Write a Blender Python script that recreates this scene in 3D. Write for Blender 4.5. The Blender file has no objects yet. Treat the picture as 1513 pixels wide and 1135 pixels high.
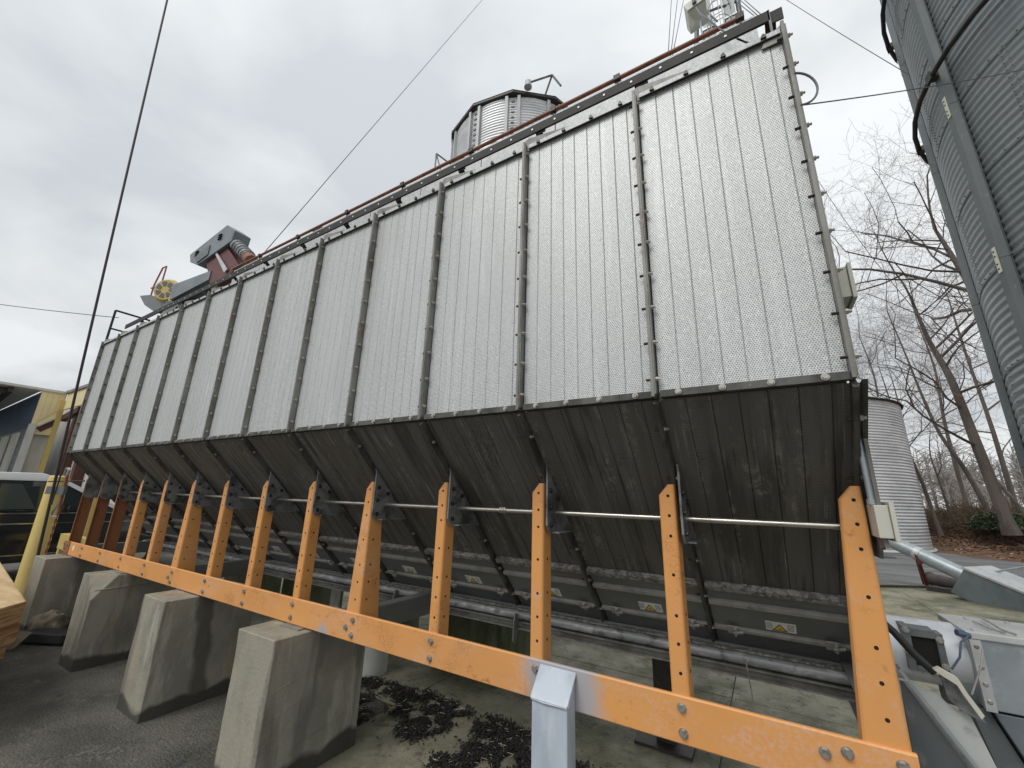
import bpy, bmesh, math, random
from mathutils import Vector, Matrix, noise as mnoise
random.seed(7)
C = bpy.context.scene.collection
sc = bpy.context.scene
PI = math.pi
S = 0.61                      # one dryer bay is 0.61 m wide
GZ = 2.70                     # eye height in bays
def W(x, y, z):               # bay units measured from the eye point -> metres above the ground
    return Vector((x*S, y*S, (z+GZ)*S))

# ------------------------------------------------------------------ camera
YAW, PITCH, ROLL = -0.547, 0.2713, 0.0292
f = Vector((math.sin(YAW)*math.cos(PITCH), math.cos(YAW)*math.cos(PITCH), math.sin(PITCH)))
r0 = Vector((math.cos(YAW), -math.sin(YAW), 0)); u0 = r0.cross(f)
r = r0*math.cos(ROLL)+u0*math.sin(ROLL); u = -r0*math.sin(ROLL)+u0*math.cos(ROLL)
cam = bpy.data.cameras.new('camera'); cam.sensor_width = 36; cam.lens = 601.64/1513*36
cam.clip_start = 0.02; cam.clip_end = 2000
co = bpy.data.objects.new('camera', cam); C.objects.link(co)
co.matrix_world = Matrix(((r.x, u.x, -f.x, 0), (r.y, u.y, -f.y, 0), (r.z, u.z, -f.z, GZ*S), (0, 0, 0, 1)))
sc.camera = co

# ------------------------------------------------------------------ world + sun
SUN_EL, SUN_AZ = math.radians(52), math.radians(197)   # azimuth clockwise from +Y: behind the viewer, slightly left
w = bpy.data.worlds.new('World'); sc.world = w; w.use_nodes = True
nt = w.node_tree; nt.nodes.clear()
def N(t, **k):
    n = nt.nodes.new(t)
    for a, b in k.items(): setattr(n, a, b)
    return n
out = N('ShaderNodeOutputWorld'); bg = N('ShaderNodeBackground'); nt.links.new(bg.outputs[0], out.inputs[0])
sky = N('ShaderNodeTexSky'); sky.sky_type = 'NISHITA'; sky.sun_disc = False
sky.sun_elevation = SUN_EL; sky.sun_rotation = SUN_AZ; sky.air_density = 1.0; sky.dust_density = 4
tc = N('ShaderNodeTexCoord'); sep = N('ShaderNodeSeparateXYZ'); nt.links.new(tc.outputs['Generated'], sep.inputs[0])
mx = N('ShaderNodeMath', operation='MAXIMUM'); mx.inputs[1].default_value = 0.0; nt.links.new(sep.outputs[2], mx.inputs[0])
ad = N('ShaderNodeMath', operation='ADD'); ad.inputs[1].default_value = 0.28; nt.links.new(mx.outputs[0], ad.inputs[0])
dv = N('ShaderNodeVectorMath', operation='DIVIDE'); cmb = N('ShaderNodeCombineXYZ')
for i in range(3): nt.links.new(ad.outputs[0], cmb.inputs[i])
nt.links.new(tc.outputs['Generated'], dv.inputs[0]); nt.links.new(cmb.outputs[0], dv.inputs[1])
n1 = N('ShaderNodeTexNoise'); n1.inputs['Scale'].default_value = 1.3; n1.inputs['Detail'].default_value = 6; n1.inputs['Roughness'].default_value = .52
n1.inputs['Distortion'].default_value = .35
nt.links.new(dv.outputs[0], n1.inputs['Vector'])
rp = N('ShaderNodeValToRGB'); rp.color_ramp.elements[0].position = .38; rp.color_ramp.elements[1].position = .62
rp.color_ramp.elements[0].color = (.53, .56, .585, 1); rp.color_ramp.elements[1].color = (.79, .81, .82, 1)
nt.links.new(n1.outputs[0], rp.inputs[0])
gr = N('ShaderNodeMapRange'); gr.inputs[1].default_value = 0.0; gr.inputs[2].default_value = 1.0
gr.inputs[3].default_value = .84; gr.inputs[4].default_value = 1.14
nt.links.new(mx.outputs[0], gr.inputs[0])
sc1 = N('ShaderNodeVectorMath', operation='SCALE'); nt.links.new(rp.outputs[0], sc1.inputs[0]); nt.links.new(gr.outputs[0], sc1.inputs['Scale'])
sc2 = N('ShaderNodeVectorMath', operation='SCALE'); nt.links.new(sky.outputs[0], sc2.inputs[0]); sc2.inputs['Scale'].default_value = 1.0
bs = N('ShaderNodeVectorMath', operation='SCALE'); nt.links.new(sc1.outputs[0], bs.inputs[0]); bs.inputs['Scale'].default_value = 10.0
mixs = N('ShaderNodeMix', data_type='RGBA'); mixs.inputs[0].default_value = .95
nt.links.new(sc2.outputs[0], mixs.inputs[6]); nt.links.new(bs.outputs[0], mixs.inputs[7])
nt.links.new(mixs.outputs[2], bg.inputs[0]); bg.inputs[1].default_value = 0.10
sun = bpy.data.lights.new('sun', 'SUN'); sun.energy = 1.3; sun.angle = math.radians(28); sun.color = (1, .97, .93)
so = bpy.data.objects.new('sun', sun); C.objects.link(so)
sd = Vector((math.sin(SUN_AZ)*math.cos(SUN_EL), math.cos(SUN_AZ)*math.cos(SUN_EL), math.sin(SUN_EL)))
so.rotation_euler = sd.to_track_quat('Z', 'Y').to_euler()
sc.view_settings.view_transform = 'Standard'; sc.view_settings.look = 'None'
sc.view_settings.gamma = 1; sc.view_settings.exposure = 0.30; sc.view_settings.use_curve_mapping = False

# ------------------------------------------------------------------ materials
def mat(name, col, rough=.6, metal=0.0, layers=(), bump=None, perf=None, spec=.5, seed=False, rvar=0):
    """layers: (colour, (sx,sy,sz), low, high, amount, space)   space 'w' world / 'o' object"""
    m = bpy.data.materials.new(name); m.use_nodes = True; t = m.node_tree; L = t.links.new
    b = t.nodes['Principled BSDF']; b.inputs['Roughness'].default_value = rough; b.inputs['Metallic'].default_value = metal
    b.inputs['Specular IOR Level'].default_value = spec
    geo = t.nodes.new('ShaderNodeNewGeometry'); tcn = t.nodes.new('ShaderNodeTexCoord')
    src = {'w': geo.outputs['Position'], 'o': tcn.outputs['Object']}
    if seed:
        oi = t.nodes.new('ShaderNodeObjectInfo'); ml = t.nodes.new('ShaderNodeMath'); ml.operation = 'MULTIPLY'; ml.inputs[1].default_value = 73.0
        L(oi.outputs['Random'], ml.inputs[0]); va = t.nodes.new('ShaderNodeVectorMath'); va.operation = 'ADD'
        L(tcn.outputs['Object'], va.inputs[0]); L(ml.outputs[0], va.inputs[1]); src['s'] = va.outputs[0]
    rgb = t.nodes.new('ShaderNodeRGB'); rgb.outputs[0].default_value = (*col, 1); cur = rgb.outputs[0]
    for (lc, scl, lo, hi, amt, sp, *ex) in layers:
        mp = t.nodes.new('ShaderNodeMapping'); mp.inputs['Scale'].default_value = scl; L(src[sp], mp.inputs[0])
        nz = t.nodes.new('ShaderNodeTexNoise'); nz.inputs['Scale'].default_value = 1; nz.inputs['Detail'].default_value = 6
        nz.inputs['Roughness'].default_value = .6; L(mp.outputs[0], nz.inputs['Vector'])
        mr = t.nodes.new('ShaderNodeMapRange'); mr.inputs[1].default_value = lo; mr.inputs[2].default_value = hi
        mr.inputs[3].default_value = 0; mr.inputs[4].default_value = amt; L(nz.outputs[0], mr.inputs[0])
        if ex:      # a second, finer noise breaks the patch into specks
            n2 = t.nodes.new('ShaderNodeTexNoise'); n2.inputs['Scale'].default_value = ex[0]; n2.inputs['Detail'].default_value = 5; n2.inputs['Roughness'].default_value = .7; L(src[sp], n2.inputs['Vector'])
            m2 = t.nodes.new('ShaderNodeMapRange'); m2.inputs[1].default_value = .46; m2.inputs[2].default_value = .58; m2.inputs[3].default_value = 0; m2.inputs[4].default_value = 1; L(n2.outputs[0], m2.inputs[0])
            m3 = t.nodes.new('ShaderNodeMath'); m3.operation = 'MULTIPLY'; L(mr.outputs[0], m3.inputs[0]); L(m2.outputs[0], m3.inputs[1]); mr = m3
        mi = t.nodes.new('ShaderNodeMix'); mi.data_type = 'RGBA'; L(mr.outputs[0], mi.inputs[0]); L(cur, mi.inputs[6])
        mi.inputs[7].default_value = (*lc, 1); cur = mi.outputs[2]
    if perf:
        p, rad, hc = perf
        def M(op, a, c=None):
            n = t.nodes.new('ShaderNodeMath'); n.operation = op
            for i, v in enumerate((a, c)):
                if v is None: continue
                if isinstance(v, (int, float)): n.inputs[i].default_value = v
                else: L(v, n.inputs[i])
            return n.outputs[0]
        sp = t.nodes.new('ShaderNodeSeparateXYZ'); L(tcn.outputs['Object'], sp.inputs[0])
        def lat(o):
            a = M('MULTIPLY', M('SUBTRACT', M('FRACT', M('ADD', M('DIVIDE', sp.outputs[0], p), o+1000)), .5), p)
            c = M('MULTIPLY', M('SUBTRACT', M('FRACT', M('ADD', M('DIVIDE', sp.outputs[2], p*1.732), o+1000)), .5), p*1.732)
            return M('SQRT', M('ADD', M('MULTIPLY', a, a), M('MULTIPLY', c, c)))
        d = M('MINIMUM', lat(0), lat(.5))
        mr = t.nodes.new('ShaderNodeMapRange'); mr.inputs[1].default_value = rad*.8; mr.inputs[2].default_value = rad*1.15
        mr.inputs[3].default_value = .92; mr.inputs[4].default_value = 0; L(d, mr.inputs[0])
        mi = t.nodes.new('ShaderNodeMix'); mi.data_type = 'RGBA'; L(mr.outputs[0], mi.inputs[0]); L(cur, mi.inputs[6])
        mi.inputs[7].default_value = (*hc, 1); cur = mi.outputs[2]
    L(cur, b.inputs['Base Color'])
    if rvar:
        nz = t.nodes.new('ShaderNodeTexNoise'); nz.inputs['Scale'].default_value = 2.2; nz.inputs['Detail'].default_value = 5; L(geo.outputs['Position'], nz.inputs['Vector'])
        mr = t.nodes.new('ShaderNodeMapRange'); mr.inputs[1].default_value = .35; mr.inputs[2].default_value = .65
        mr.inputs[3].default_value = rough-rvar; mr.inputs[4].default_value = min(1, rough+rvar); L(nz.outputs[0], mr.inputs[0]); L(mr.outputs[0], b.inputs['Roughness'])
    if bump:
        scl, st, dist = bump
        nz = t.nodes.new('ShaderNodeTexNoise'); nz.inputs['Scale'].default_value = scl; nz.inputs['Detail'].default_value = 8
        L(geo.outputs['Position'], nz.inputs['Vector']); bp = t.nodes.new('ShaderNodeBump'); bp.inputs['Strength'].default_value = st
        bp.inputs['Distance'].default_value = dist; L(nz.outputs[0], bp.inputs['Height']); L(bp.outputs[0], b.inputs['Normal'])
    return m
MT = {}
MT['perf'] = mat('perforated_galvanised_sheet', (.63, .65, .645), .5, .25,
    [((.52, .535, .53), (7, 7, 1.1), .42, .62, .45, 's'), ((.93, .94, .93), (150, 150, 60), .52, .66, .55, 's'), ((.30, .31, .30), (170, 170, 75), .52, .64, .6, 's'),
     ((.84, .85, .85), (30, 30, 1.6), .56, .70, .4, 's'), ((.45, .44, .40), (2.2, 2.2, .5), .56, .72, .4, 's')],
    perf=(.0086, .0021, (.12, .12, .12)), seed=True, bump=(140, .25, .002))
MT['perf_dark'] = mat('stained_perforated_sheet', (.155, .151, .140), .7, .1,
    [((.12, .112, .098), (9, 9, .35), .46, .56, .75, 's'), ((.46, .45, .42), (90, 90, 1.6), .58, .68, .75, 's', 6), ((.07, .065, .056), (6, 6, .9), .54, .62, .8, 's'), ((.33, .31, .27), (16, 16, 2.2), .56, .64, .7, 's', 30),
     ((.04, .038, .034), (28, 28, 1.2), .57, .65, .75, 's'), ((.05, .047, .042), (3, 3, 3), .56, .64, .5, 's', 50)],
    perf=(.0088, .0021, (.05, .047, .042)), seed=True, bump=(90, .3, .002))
MT['bin_panel'] = mat('pale_galvanised_sheet', (.50, .515, .515), .55, .2, [((.36, .375, .38), (12, 12, 2), .4, .62, .6, 'w'), ((.70, .71, .71), (110, 110, 60), .5, .62, .5, 'w'), ((.26, .27, .27), (130, 130, 70), .54, .64, .5, 'w')], bump=(120, .2, .002))
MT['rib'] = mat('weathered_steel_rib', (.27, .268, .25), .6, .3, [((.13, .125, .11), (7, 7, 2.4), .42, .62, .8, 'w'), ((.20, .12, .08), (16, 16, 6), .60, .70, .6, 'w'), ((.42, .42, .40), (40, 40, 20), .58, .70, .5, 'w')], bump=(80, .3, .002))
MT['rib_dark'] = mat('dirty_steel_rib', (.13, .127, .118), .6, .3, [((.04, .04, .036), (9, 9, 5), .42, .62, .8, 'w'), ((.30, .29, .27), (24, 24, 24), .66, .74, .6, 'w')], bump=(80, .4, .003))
MT['door'] = mat('dull_grey_hopper_sheet', (.21, .22, .215), .5, .3, [((.15, .155, .148), (2.5, 2.5, 3), .4, .64, .7, 'w'), ((.16, .10, .06), (14, 14, 1.6), .66, .76, .5, 'w'), ((.26, .26, .25), (30, 30, 6), .62, .74, .3, 'w')], bump=(50, .25, .003))
MT['ledge'] = mat('dusty_steel_ledge', (.42, .41, .38), .7, .15, [((.27, .26, .235), (9, 9, 9), .45, .62, .7, 'w'), ((.08, .075, .065), (14, 14, 14), .58, .68, .8, 'w', 60)], bump=(60, .15, .002))
MT['husk_ledge'] = mat('husk_covered_ledge', (.28, .27, .25), .9, 0, [((.10, .095, .082), (34, 34, 34), .44, .56, .85, 'w'), ((.58, .57, .53), (80, 80, 80), .58, .66, .7, 'w')], bump=(130, .5, .004))
MT['gusset'] = mat('dark_gusset_plate', (.24, .25, .25), .5, .3, [((.40, .41, .41), (14, 14, 14), .55, .72, .6, 'w'), ((.07, .07, .07), (9, 9, 9), .46, .60, .85, 'w')], bump=(60, .4, .003))
MT['orange'] = mat('weathered_orange_paint', (.74, .345, .108), .48, 0,
    [((.62, .30, .11), (1.1, 1.1, 2.5), .42, .66, .6, 'w'), ((.66, .44, .33), (3.4, 3.4, 5), .54, .66, .6, 'w', 55), ((.30, .13, .045), (5, 5, 5), .56, .68, .7, 'w', 120), ((.20, .09, .045), (9, 9, 9), .62, .72, .7, 'w', 60)], bump=(60, .12, .003), rvar=.12)
MT['orange_rust_shaded'] = mat('rusty_shaded_orange_paint', (.30, .12, .05), .6, 0,
    [((.28, .11, .05), (7, 7, 3), .42, .62, .8, 'w'), ((.14, .06, .035), (20, 20, 8), .55, .7, .7, 'w')], bump=(60, .3, .004))  # rust, plus the shade of the far posts put into a darker orange
# the beam: same paint, with the grey overspray left by whoever painted the supporting post
mb_ = mat('orange_paint_with_grey_overspray', (.74, .345, .108), .48, 0,
    [((.62, .30, .11), (1.1, 1.1, 2.5), .42, .66, .6, 'w'), ((.66, .44, .34), (2.6, 2.6, 5), .50, .66, .65, 'w', 60), ((.30, .13, .045), (4, 4, 5), .56, .70, .7, 'w', 130), ((.22, .10, .05), (9, 9, 12), .62, .70, .7, 'w', 50)], bump=(60, .12, .003), rvar=.12)
t = mb_.node_tree; L = t.links.new; b = t.nodes['Principled BSDF']; cur = b.inputs['Base Color'].links[0].from_socket
ge = t.nodes.new('ShaderNodeNewGeometry'); sx = t.nodes.new('ShaderNodeSeparateXYZ'); L(ge.outputs['Position'], sx.inputs[0])
nz = t.nodes.new('ShaderNodeTexNoise'); nz.inputs['Scale'].default_value = 14; nz.inputs['Detail'].default_value = 4; L(ge.outputs['Position'], nz.inputs['Vector'])
for cx_, hw_, lo_z in ((-1.375*S, .25*S, 0), (-4.02*S, .10*S, 1)):
    a = t.nodes.new('ShaderNodeMath'); a.operation = 'SUBTRACT'; L(sx.outputs[0], a.inputs[0]); a.inputs[1].default_value = cx_
    a2 = t.nodes.new('ShaderNodeMath'); a2.operation = 'ABSOLUTE'; L(a.outputs[0], a2.inputs[0])
    a3 = t.nodes.new('ShaderNodeMath'); a3.operation = 'MULTIPLY_ADD'; L(nz.outputs[0], a3.inputs[0]); a3.inputs[1].default_value = .12; L(a2.outputs[0], a3.inputs[2])
    if lo_z:
        z1 = t.nodes.new('ShaderNodeMath'); z1.operation = 'MULTIPLY_ADD'; L(sx.outputs[2], z1.inputs[0]); z1.inputs[1].default_value = 1.2; z1.inputs[2].default_value = -1.2*.80
        z2 = t.nodes.new('ShaderNodeMath'); z2.operation = 'ADD'; L(a3.outputs[0], z2.inputs[0]); L(z1.outputs[0], z2.inputs[1]); a3 = z2
    mr = t.nodes.new('ShaderNodeMapRange'); mr.inputs[1].default_value = hw_+.03; mr.inputs[2].default_value = hw_+.11; mr.inputs[3].default_value = .85; mr.inputs[4].default_value = 0; L(a3.outputs[0], mr.inputs[0])
    mi = t.nodes.new('ShaderNodeMix'); mi.data_type = 'RGBA'; L(mr.outputs[0], mi.inputs[0]); L(cur, mi.inputs[6]); mi.inputs[7].default_value = (.36, .40, .46, 1); cur = mi.outputs[2]
L(cur, b.inputs['Base Color']); MT['beam'] = mb_
MT['post'] = mat('pale_blue_grey_paint', (.47, .53, .60), .45, 0, [((.30, .35, .41), (7, 7, 2), .45, .66, .7, 'w'), ((.62, .66, .70), (22, 22, 6), .56, .7, .5, 'w'), ((.16, .17, .19), (60, 60, 40), .68, .76, .5, 'w')], bump=(30, .25, .004), rvar=.12)
MT['concrete'] = mat('weathered_concrete', (.31, .292, .235), .85, 0,
    [((.21, .20, .163), (2.2, 2.2, 1.6), .44, .58, .8, 'w'), ((.44, .42, .35), (7, 7, 1.6), .55, .66, .6, 'w'), ((.15, .142, .115), (4.5, 4.5, .7), .54, .62, .8, 'w'), ((.40, .29, .15), (4, 4, .5), .56, .66, .55, 'w'), ((.16, .15, .13), (90, 90, 90), .58, .7, .45, 'w')], bump=(45, .55, .006))
# damp footing on the piers with a ragged edge
t = MT['concrete'].node_tree; L = t.links.new; b = t.nodes['Principled BSDF']; cur = b.inputs['Base Color'].links[0].from_socket
ge = t.nodes.new('ShaderNodeNewGeometry'); sx = t.nodes.new('ShaderNodeSeparateXYZ'); L(ge.outputs['Position'], sx.inputs[0])
nz = t.nodes.new('ShaderNodeTexNoise'); nz.inputs['Scale'].default_value = 3.5; L(ge.outputs['Position'], nz.inputs['Vector'])
a3 = t.nodes.new('ShaderNodeMath'); a3.operation = 'MULTIPLY_ADD'; L(nz.outputs[0], a3.inputs[0]); a3.inputs[1].default_value = -.20; L(sx.outputs[2], a3.inputs[2])
mr = t.nodes.new('ShaderNodeMapRange'); mr.inputs[1].default_value = -.030; mr.inputs[2].default_value = .002; mr.inputs[3].default_value = .90; mr.inputs[4].default_value = 0; L(a3.outputs[0], mr.inputs[0])
mi = t.nodes.new('ShaderNodeMix'); mi.data_type = 'RGBA'; L(mr.outputs[0], mi.inputs[0]); L(cur, mi.inputs[6]); mi.inputs[7].default_value = (.035, .033, .027, 1); L(mi.outputs[2], b.inputs['Base Color'])
ms_ = MT['concrete'].copy(); ms_.name = 'concrete_with_wet_streak'; t = ms_.node_tree; L = t.links.new; b = t.nodes['Principled BSDF']; cur = b.inputs['Base Color'].links[0].from_socket
ge = t.nodes.new('ShaderNodeNewGeometry'); sx = t.nodes.new('ShaderNodeSeparateXYZ'); L(ge.outputs['Position'], sx.inputs[0])
nz = t.nodes.new('ShaderNodeTexNoise'); nz.inputs['Scale'].default_value = 4.5; nz.inputs['Detail'].default_value = 5; L(ge.outputs['Position'], nz.inputs['Vector'])
a_ = t.nodes.new('ShaderNodeMath'); a_.operation = 'MULTIPLY_ADD'; L(sx.outputs[2], a_.inputs[0]); a_.inputs[1].default_value = -.10; a_.inputs[2].default_value = 2.0
a2 = t.nodes.new('ShaderNodeMath'); a2.operation = 'SUBTRACT'; L(sx.outputs[1], a2.inputs[0]); L(a_.outputs[0], a2.inputs[1])
a3 = t.nodes.new('ShaderNodeMath'); a3.operation = 'ABSOLUTE'; L(a2.outputs[0], a3.inputs[0])
a4 = t.nodes.new('ShaderNodeMath'); a4.operation = 'MULTIPLY_ADD'; L(nz.outputs[0], a4.inputs[0]); a4.inputs[1].default_value = .16; L(a3.outputs[0], a4.inputs[2])
mr = t.nodes.new('ShaderNodeMapRange'); mr.inputs[1].default_value = .115; mr.inputs[2].default_value = .155; mr.inputs[3].default_value = .75; mr.inputs[4].default_value = 0; L(a4.outputs[0], mr.inputs[0])
mi = t.nodes.new('ShaderNodeMix'); mi.data_type = 'RGBA'; L(mr.outputs[0], mi.inputs[0]); L(cur, mi.inputs[6]); mi.inputs[7].default_value = (.060, .056, .045, 1); L(mi.outputs[2], b.inputs['Base Color']); MT['concrete_streak'] = ms_
MT['mossy'] = mat('mossy_concrete', (.15, .15, .10), .9, 0, [((.055, .075, .022), (4, 4, 1.5), .4, .6, .85, 'w'), ((.2, .19, .15), (8, 8, 2), .58, .7, .6, 'w')], bump=(40, .5, .006))
MT['pad'] = mat('damp_concrete_slab', (.29, .27, .195), .75, 0,
    [((.105, .112, .066), (1.1, 1.1, 1), .42, .58, .85, 'w'), ((.36, .335, .25), (2.6, 2.6, 1), .54, .66, .65, 'w'), ((.12, .15, .055), (4, 4, 1), .56, .68, .55, 'w'), ((.06, .06, .048), (9, 9, 1), .56, .66, .6, 'w'), ((.42, .40, .32), (16, 16, 1), .56, .68, .6, 'w', 90), ((.04, .04, .033), (5, 5, 1), .58, .66, .7, 'w', 40)], bump=(50, .8, .008), rvar=.25)
MT['asphalt'] = mat('worn_asphalt', (.118, .113, .092), .8, 0,
    [((.055, .055, .047), (1.3, 1.3, 1), .42, .58, .85, 'w'), ((.21, .195, .15), (3.2, 3.2, 1), .52, .66, .7, 'w', 25), ((.34, .32, .26), (110, 110, 1), .60, .66, .8, 'w'), ((.022, .022, .02), (70, 70, 1), .56, .64, .75, 'w'), ((.03, .032, .036), (4, 4, 1), .57, .66, .8, 'w', 18)], bump=(60, 1.0, .014), rvar=.25)
MT['road'] = mat('pale_grey_road', (.21, .21, .205), .8, 0, [((.10, .10, .10), (.5, 1.6, 1), .42, .6, .8, 'w'), ((.23, .225, .21), (60, 60, 1), .6, .7, .4, 'w')], bump=(60, .5, .006))
MT['earth'] = mat('winter_earth', (.10, .075, .048), .95, 0, [((.05, .04, .03), (.8, .8, 1), .4, .6, .8, 'w'), ((.16, .12, .07), (6, 6, 6), .5, .65, .7, 'w')], bump=(20, .8, .03))
MT['bank'] = mat('leaf_strewn_bank', (.17, .095, .055), .95, 0, [((.09, .052, .03), (3, 3, 3), .42, .6, .8, 'w'), ((.30, .19, .12), (14, 14, 14), .52, .66, .8, 'w'), ((.11, .12, .05), (1.4, 1.4, 1.4), .56, .68, .7, 'w')], bump=(18, .9, .04))
MT['field'] = mat('dry_straw_field', (.42, .34, .19), .95, 0, [((.34, .27, .15), (.2, .2, 1), .4, .6, .7, 'w')])
MT['silo'] = mat('galvanised_corrugated_steel', (.225, .24, .243), .42, .45, [((.17, .19, .195), (1.6, 1.6, .5), .42, .62, .7, 'w'), ((.33, .35, .35), (20, 20, 3), .55, .7, .4, 'w')], bump=(60, .15, .002))
MT['silo_far'] = mat('bright_corrugated_steel', (.70, .71, .72), .42, .4, [((.47, .48, .49), (.8, .8, 2), .42, .62, .6, 'w')])
MT['stiff'] = mat('dull_galvanised_channel', (.15, .165, .168), .5, .4, [((.12, .135, .14), (5, 5, 1.5), .42, .62, .8, 'w'), ((.25, .27, .26), (30, 30, 10), .6, .7, .5, 'w')], bump=(50, .2, .002))
MT['stiff2'] = mat('pale_grey_casing', (.40, .42, .43), .5, .2, [((.30, .32, .33), (3, 3, 1), .42, .62, .6, 'w')])
MT['zinc_new'] = mat('fresh_zinc_splice', (.62, .62, .48), .4, .5)
MT['darkiron'] = mat('dark_iron', (.05, .046, .042), .55, .4, [((.10, .07, .05), (20, 20, 20), .5, .66, .6, 'w')], bump=(70, .3, .003))
MT['darkrail'] = mat('shaded_dark_angle_iron', (.022, .021, .02), .7, .0, [((.06, .05, .045), (9, 9, 9), .5, .66, .7, 'w')], bump=(70, .2, .002))  # base colour lowered to hold the shade on the overhead rail
MT['hole'] = mat('hole_shade_black', (.012, .011, .01), .9)  # shade inside holes and openings put in as plain black
MT['white'] = mat('white_paint', (.78, .79, .80), .35)
MT['sweep'] = mat('mottled_grey_pipe', (.30, .31, .31), .5, .3, [((.55, .56, .56), (9, 22, 22), .52, .62, .8, 'w'), ((.10, .10, .095), (12, 12, 12), .54, .64, .8, 'w')], bump=(60, .3, .003))
MT['rust'] = mat('rusty_pipe', (.27, .11, .06), .65, .1, [((.14, .06, .04), (14, 14, 14), .42, .62, .8, 'w'), ((.40, .20, .12), (30, 30, 30), .58, .7, .5, 'w')], bump=(90, .4, .002))
MT['bolt'] = mat('zinc_bolt', (.50, .48, .43), .38, .75, [((.22, .19, .15), (60, 60, 60), .5, .62, .6, 'w')])
MT['bolt_bright'] = mat('bright_zinc_nut', (.48, .46, .41), .3, .6)
MT['bolt_dark'] = mat('dark_shadowed_bolt', (.06, .055, .05), .45, .6)  # on the rib bolts this dark colour stands in for their shadows
MT['rod'] = mat('bright_steel_rod', (.62, .60, .54), .28, .9, [((.35, .32, .27), (8, 40, 40), .52, .64, .7, 'w')])
MT['zinc'] = mat('galvanised_tube', (.42, .47, .49), .38, .5, [((.30, .34, .36), (5, 5, 5), .42, .62, .7, 'w'), ((.58, .61, .62), (14, 14, 14), .58, .7, .5, 'w')], bump=(50, .15, .002))
MT['zinc_pale'] = mat('pale_zinc_sheet', (.60, .61, .60), .42, .35, [((.44, .45, .45), (6, 6, 6), .42, .6, .7, 'w'), ((.26, .26, .25), (18, 18, 18), .62, .72, .5, 'w')], bump=(40, .2, .002))
MT['silver'] = mat('silver_painted_tube', (.66, .68, .71), .36, .2, [((.40, .40, .40), (7, 7, 7), .52, .66, .6, 'w'), ((.2, .19, .18), (20, 20, 20), .64, .74, .6, 'w')], bump=(30, .15, .003))
MT['darkgrey'] = mat('dark_grey_paint', (.13, .145, .15), .5, .2, [((.22, .235, .24), (8, 8, 8), .52, .66, .5, 'w')], bump=(50, .2, .003))
MT['slate'] = mat('slate_grey_sheet', (.20, .23, .25), .45, .3, [((.14, .16, .175), (3, 3, 3), .42, .6, .7, 'w'), ((.30, .15, .09), (4, 4, 8), .66, .74, .5, 'w')], bump=(40, .2, .003))
MT['beige'] = mat('beige_enclosure', (.55, .55, .47), .5, 0, [((.44, .43, .36), (12, 12, 6), .5, .66, .5, 'w')])
MT['rubber'] = mat('black_rubber', (.018, .018, .018), .45)
MT['yellow_motor'] = mat('yellow_motor_paint', (.62, .47, .16), .45, 0, [((.42, .32, .12), (20, 20, 20), .5, .66, .5, 'w')])
MT['pipe_brown'] = mat('dull_brown_pipe', (.085, .065, .058), .7, 0, [((.05, .04, .036), (5, 5, 5), .42, .62, .7, 'w')])
MT['maroon'] = mat('maroon_paint', (.13, .025, .022), .5, 0, [((.07, .02, .018), (9, 9, 9), .45, .62, .6, 'w')])
MT['yellow'] = mat('yellow_painted_steel', (.66, .50, .17), .5, 0, [((.52, .40, .15), (4, 4, 2), .45, .65, .6, 'w'), ((.3, .22, .1), (25, 25, 12), .66, .74, .5, 'w')])
MT['cream'] = mat('cream_wall_sheet', (.60, .58, .52), .6, 0, [((.34, .33, .30), (3, 3, .6), .42, .62, .5, 'w')])
MT['fascia'] = mat('yellow_fascia_sheet', (.82, .70, .40), .55, 0, [((.72, .60, .33), (2, 2, 1), .42, .62, .5, 'w')])
MT['blue'] = mat('dark_blue_sheet', (.095, .13, .19), .6, 0, [((.03, .05, .09), (1, 1, 1), .42, .62, .5, 'w')])
MT['brown'] = mat('red_brown_steel', (.10, .035, .028), .55, 0, [((.06, .025, .02), (3, 3, 3), .45, .62, .5, 'w')])
MT['offwhite'] = mat('off_white_post', (.60, .60, .56), .6, 0, [((.42, .42, .39), (6, 6, 2), .5, .66, .5, 'w')])
MT['underside'] = mat('grey_roof_underside', (.75, .75, .72), .7)
MT['carblack'] = mat('black_car_paint', (.012, .013, .015), .12, 0, spec=.8)
MT['carwhite'] = mat('white_car_paint', (.80, .82, .84), .2)
MT['glass'] = mat('dark_car_glass', (.02, .03, .03), .05, 0, spec=.9)
MT['greenish'] = mat('tinted_glass_green', (.06, .075, .07), .1, 0, spec=.8)
MT['chrome'] = mat('chrome_trim', (.8, .8, .8), .12, 1)
MT['timber'] = mat('sawn_timber', (.60, .44, .24), .75, 0, [((.42, .27, .12), (1.5, 9, 30), .45, .62, .7, 'w'), ((.70, .56, .34), (2, 6, 20), .56, .7, .6, 'w'), ((.20, .12, .06), (5, 14, 22), .64, .72, .7, 'w')], bump=(30, .4, .006))
MT['timber_dark'] = mat('darker_timber_face', (.50, .33, .165), .85, 0, [((.26, .15, .07), (4, 4, 40), .45, .58, .8, 'w'), ((.14, .08, .04), (6, 6, 12), .6, .7, .8, 'w')], bump=(30, .6, .008))
MT['canvas'] = mat('brown_canvas', (.19, .16, .115), .95, 0, [((.10, .085, .06), (9, 9, 9), .42, .62, .8, 'w')], bump=(25, .8, .02))
MT['chip'] = mat('wet_black_husks', (.012, .011, .009), .65, 0, [((.035, .028, .018), (50, 50, 50), .55, .68, .8, 'w')])
MT['straw'] = mat('pale_straw_bits', (.60, .55, .44), .9)
MT['bark'] = mat('grey_brown_bark', (.13, .11, .095), .95, 0, [((.07, .058, .05), (3, 3, .7), .42, .62, .8, 'w'), ((.20, .18, .16), (9, 9, 3), .58, .7, .5, 'w')], bump=(20, .6, .02))
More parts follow.
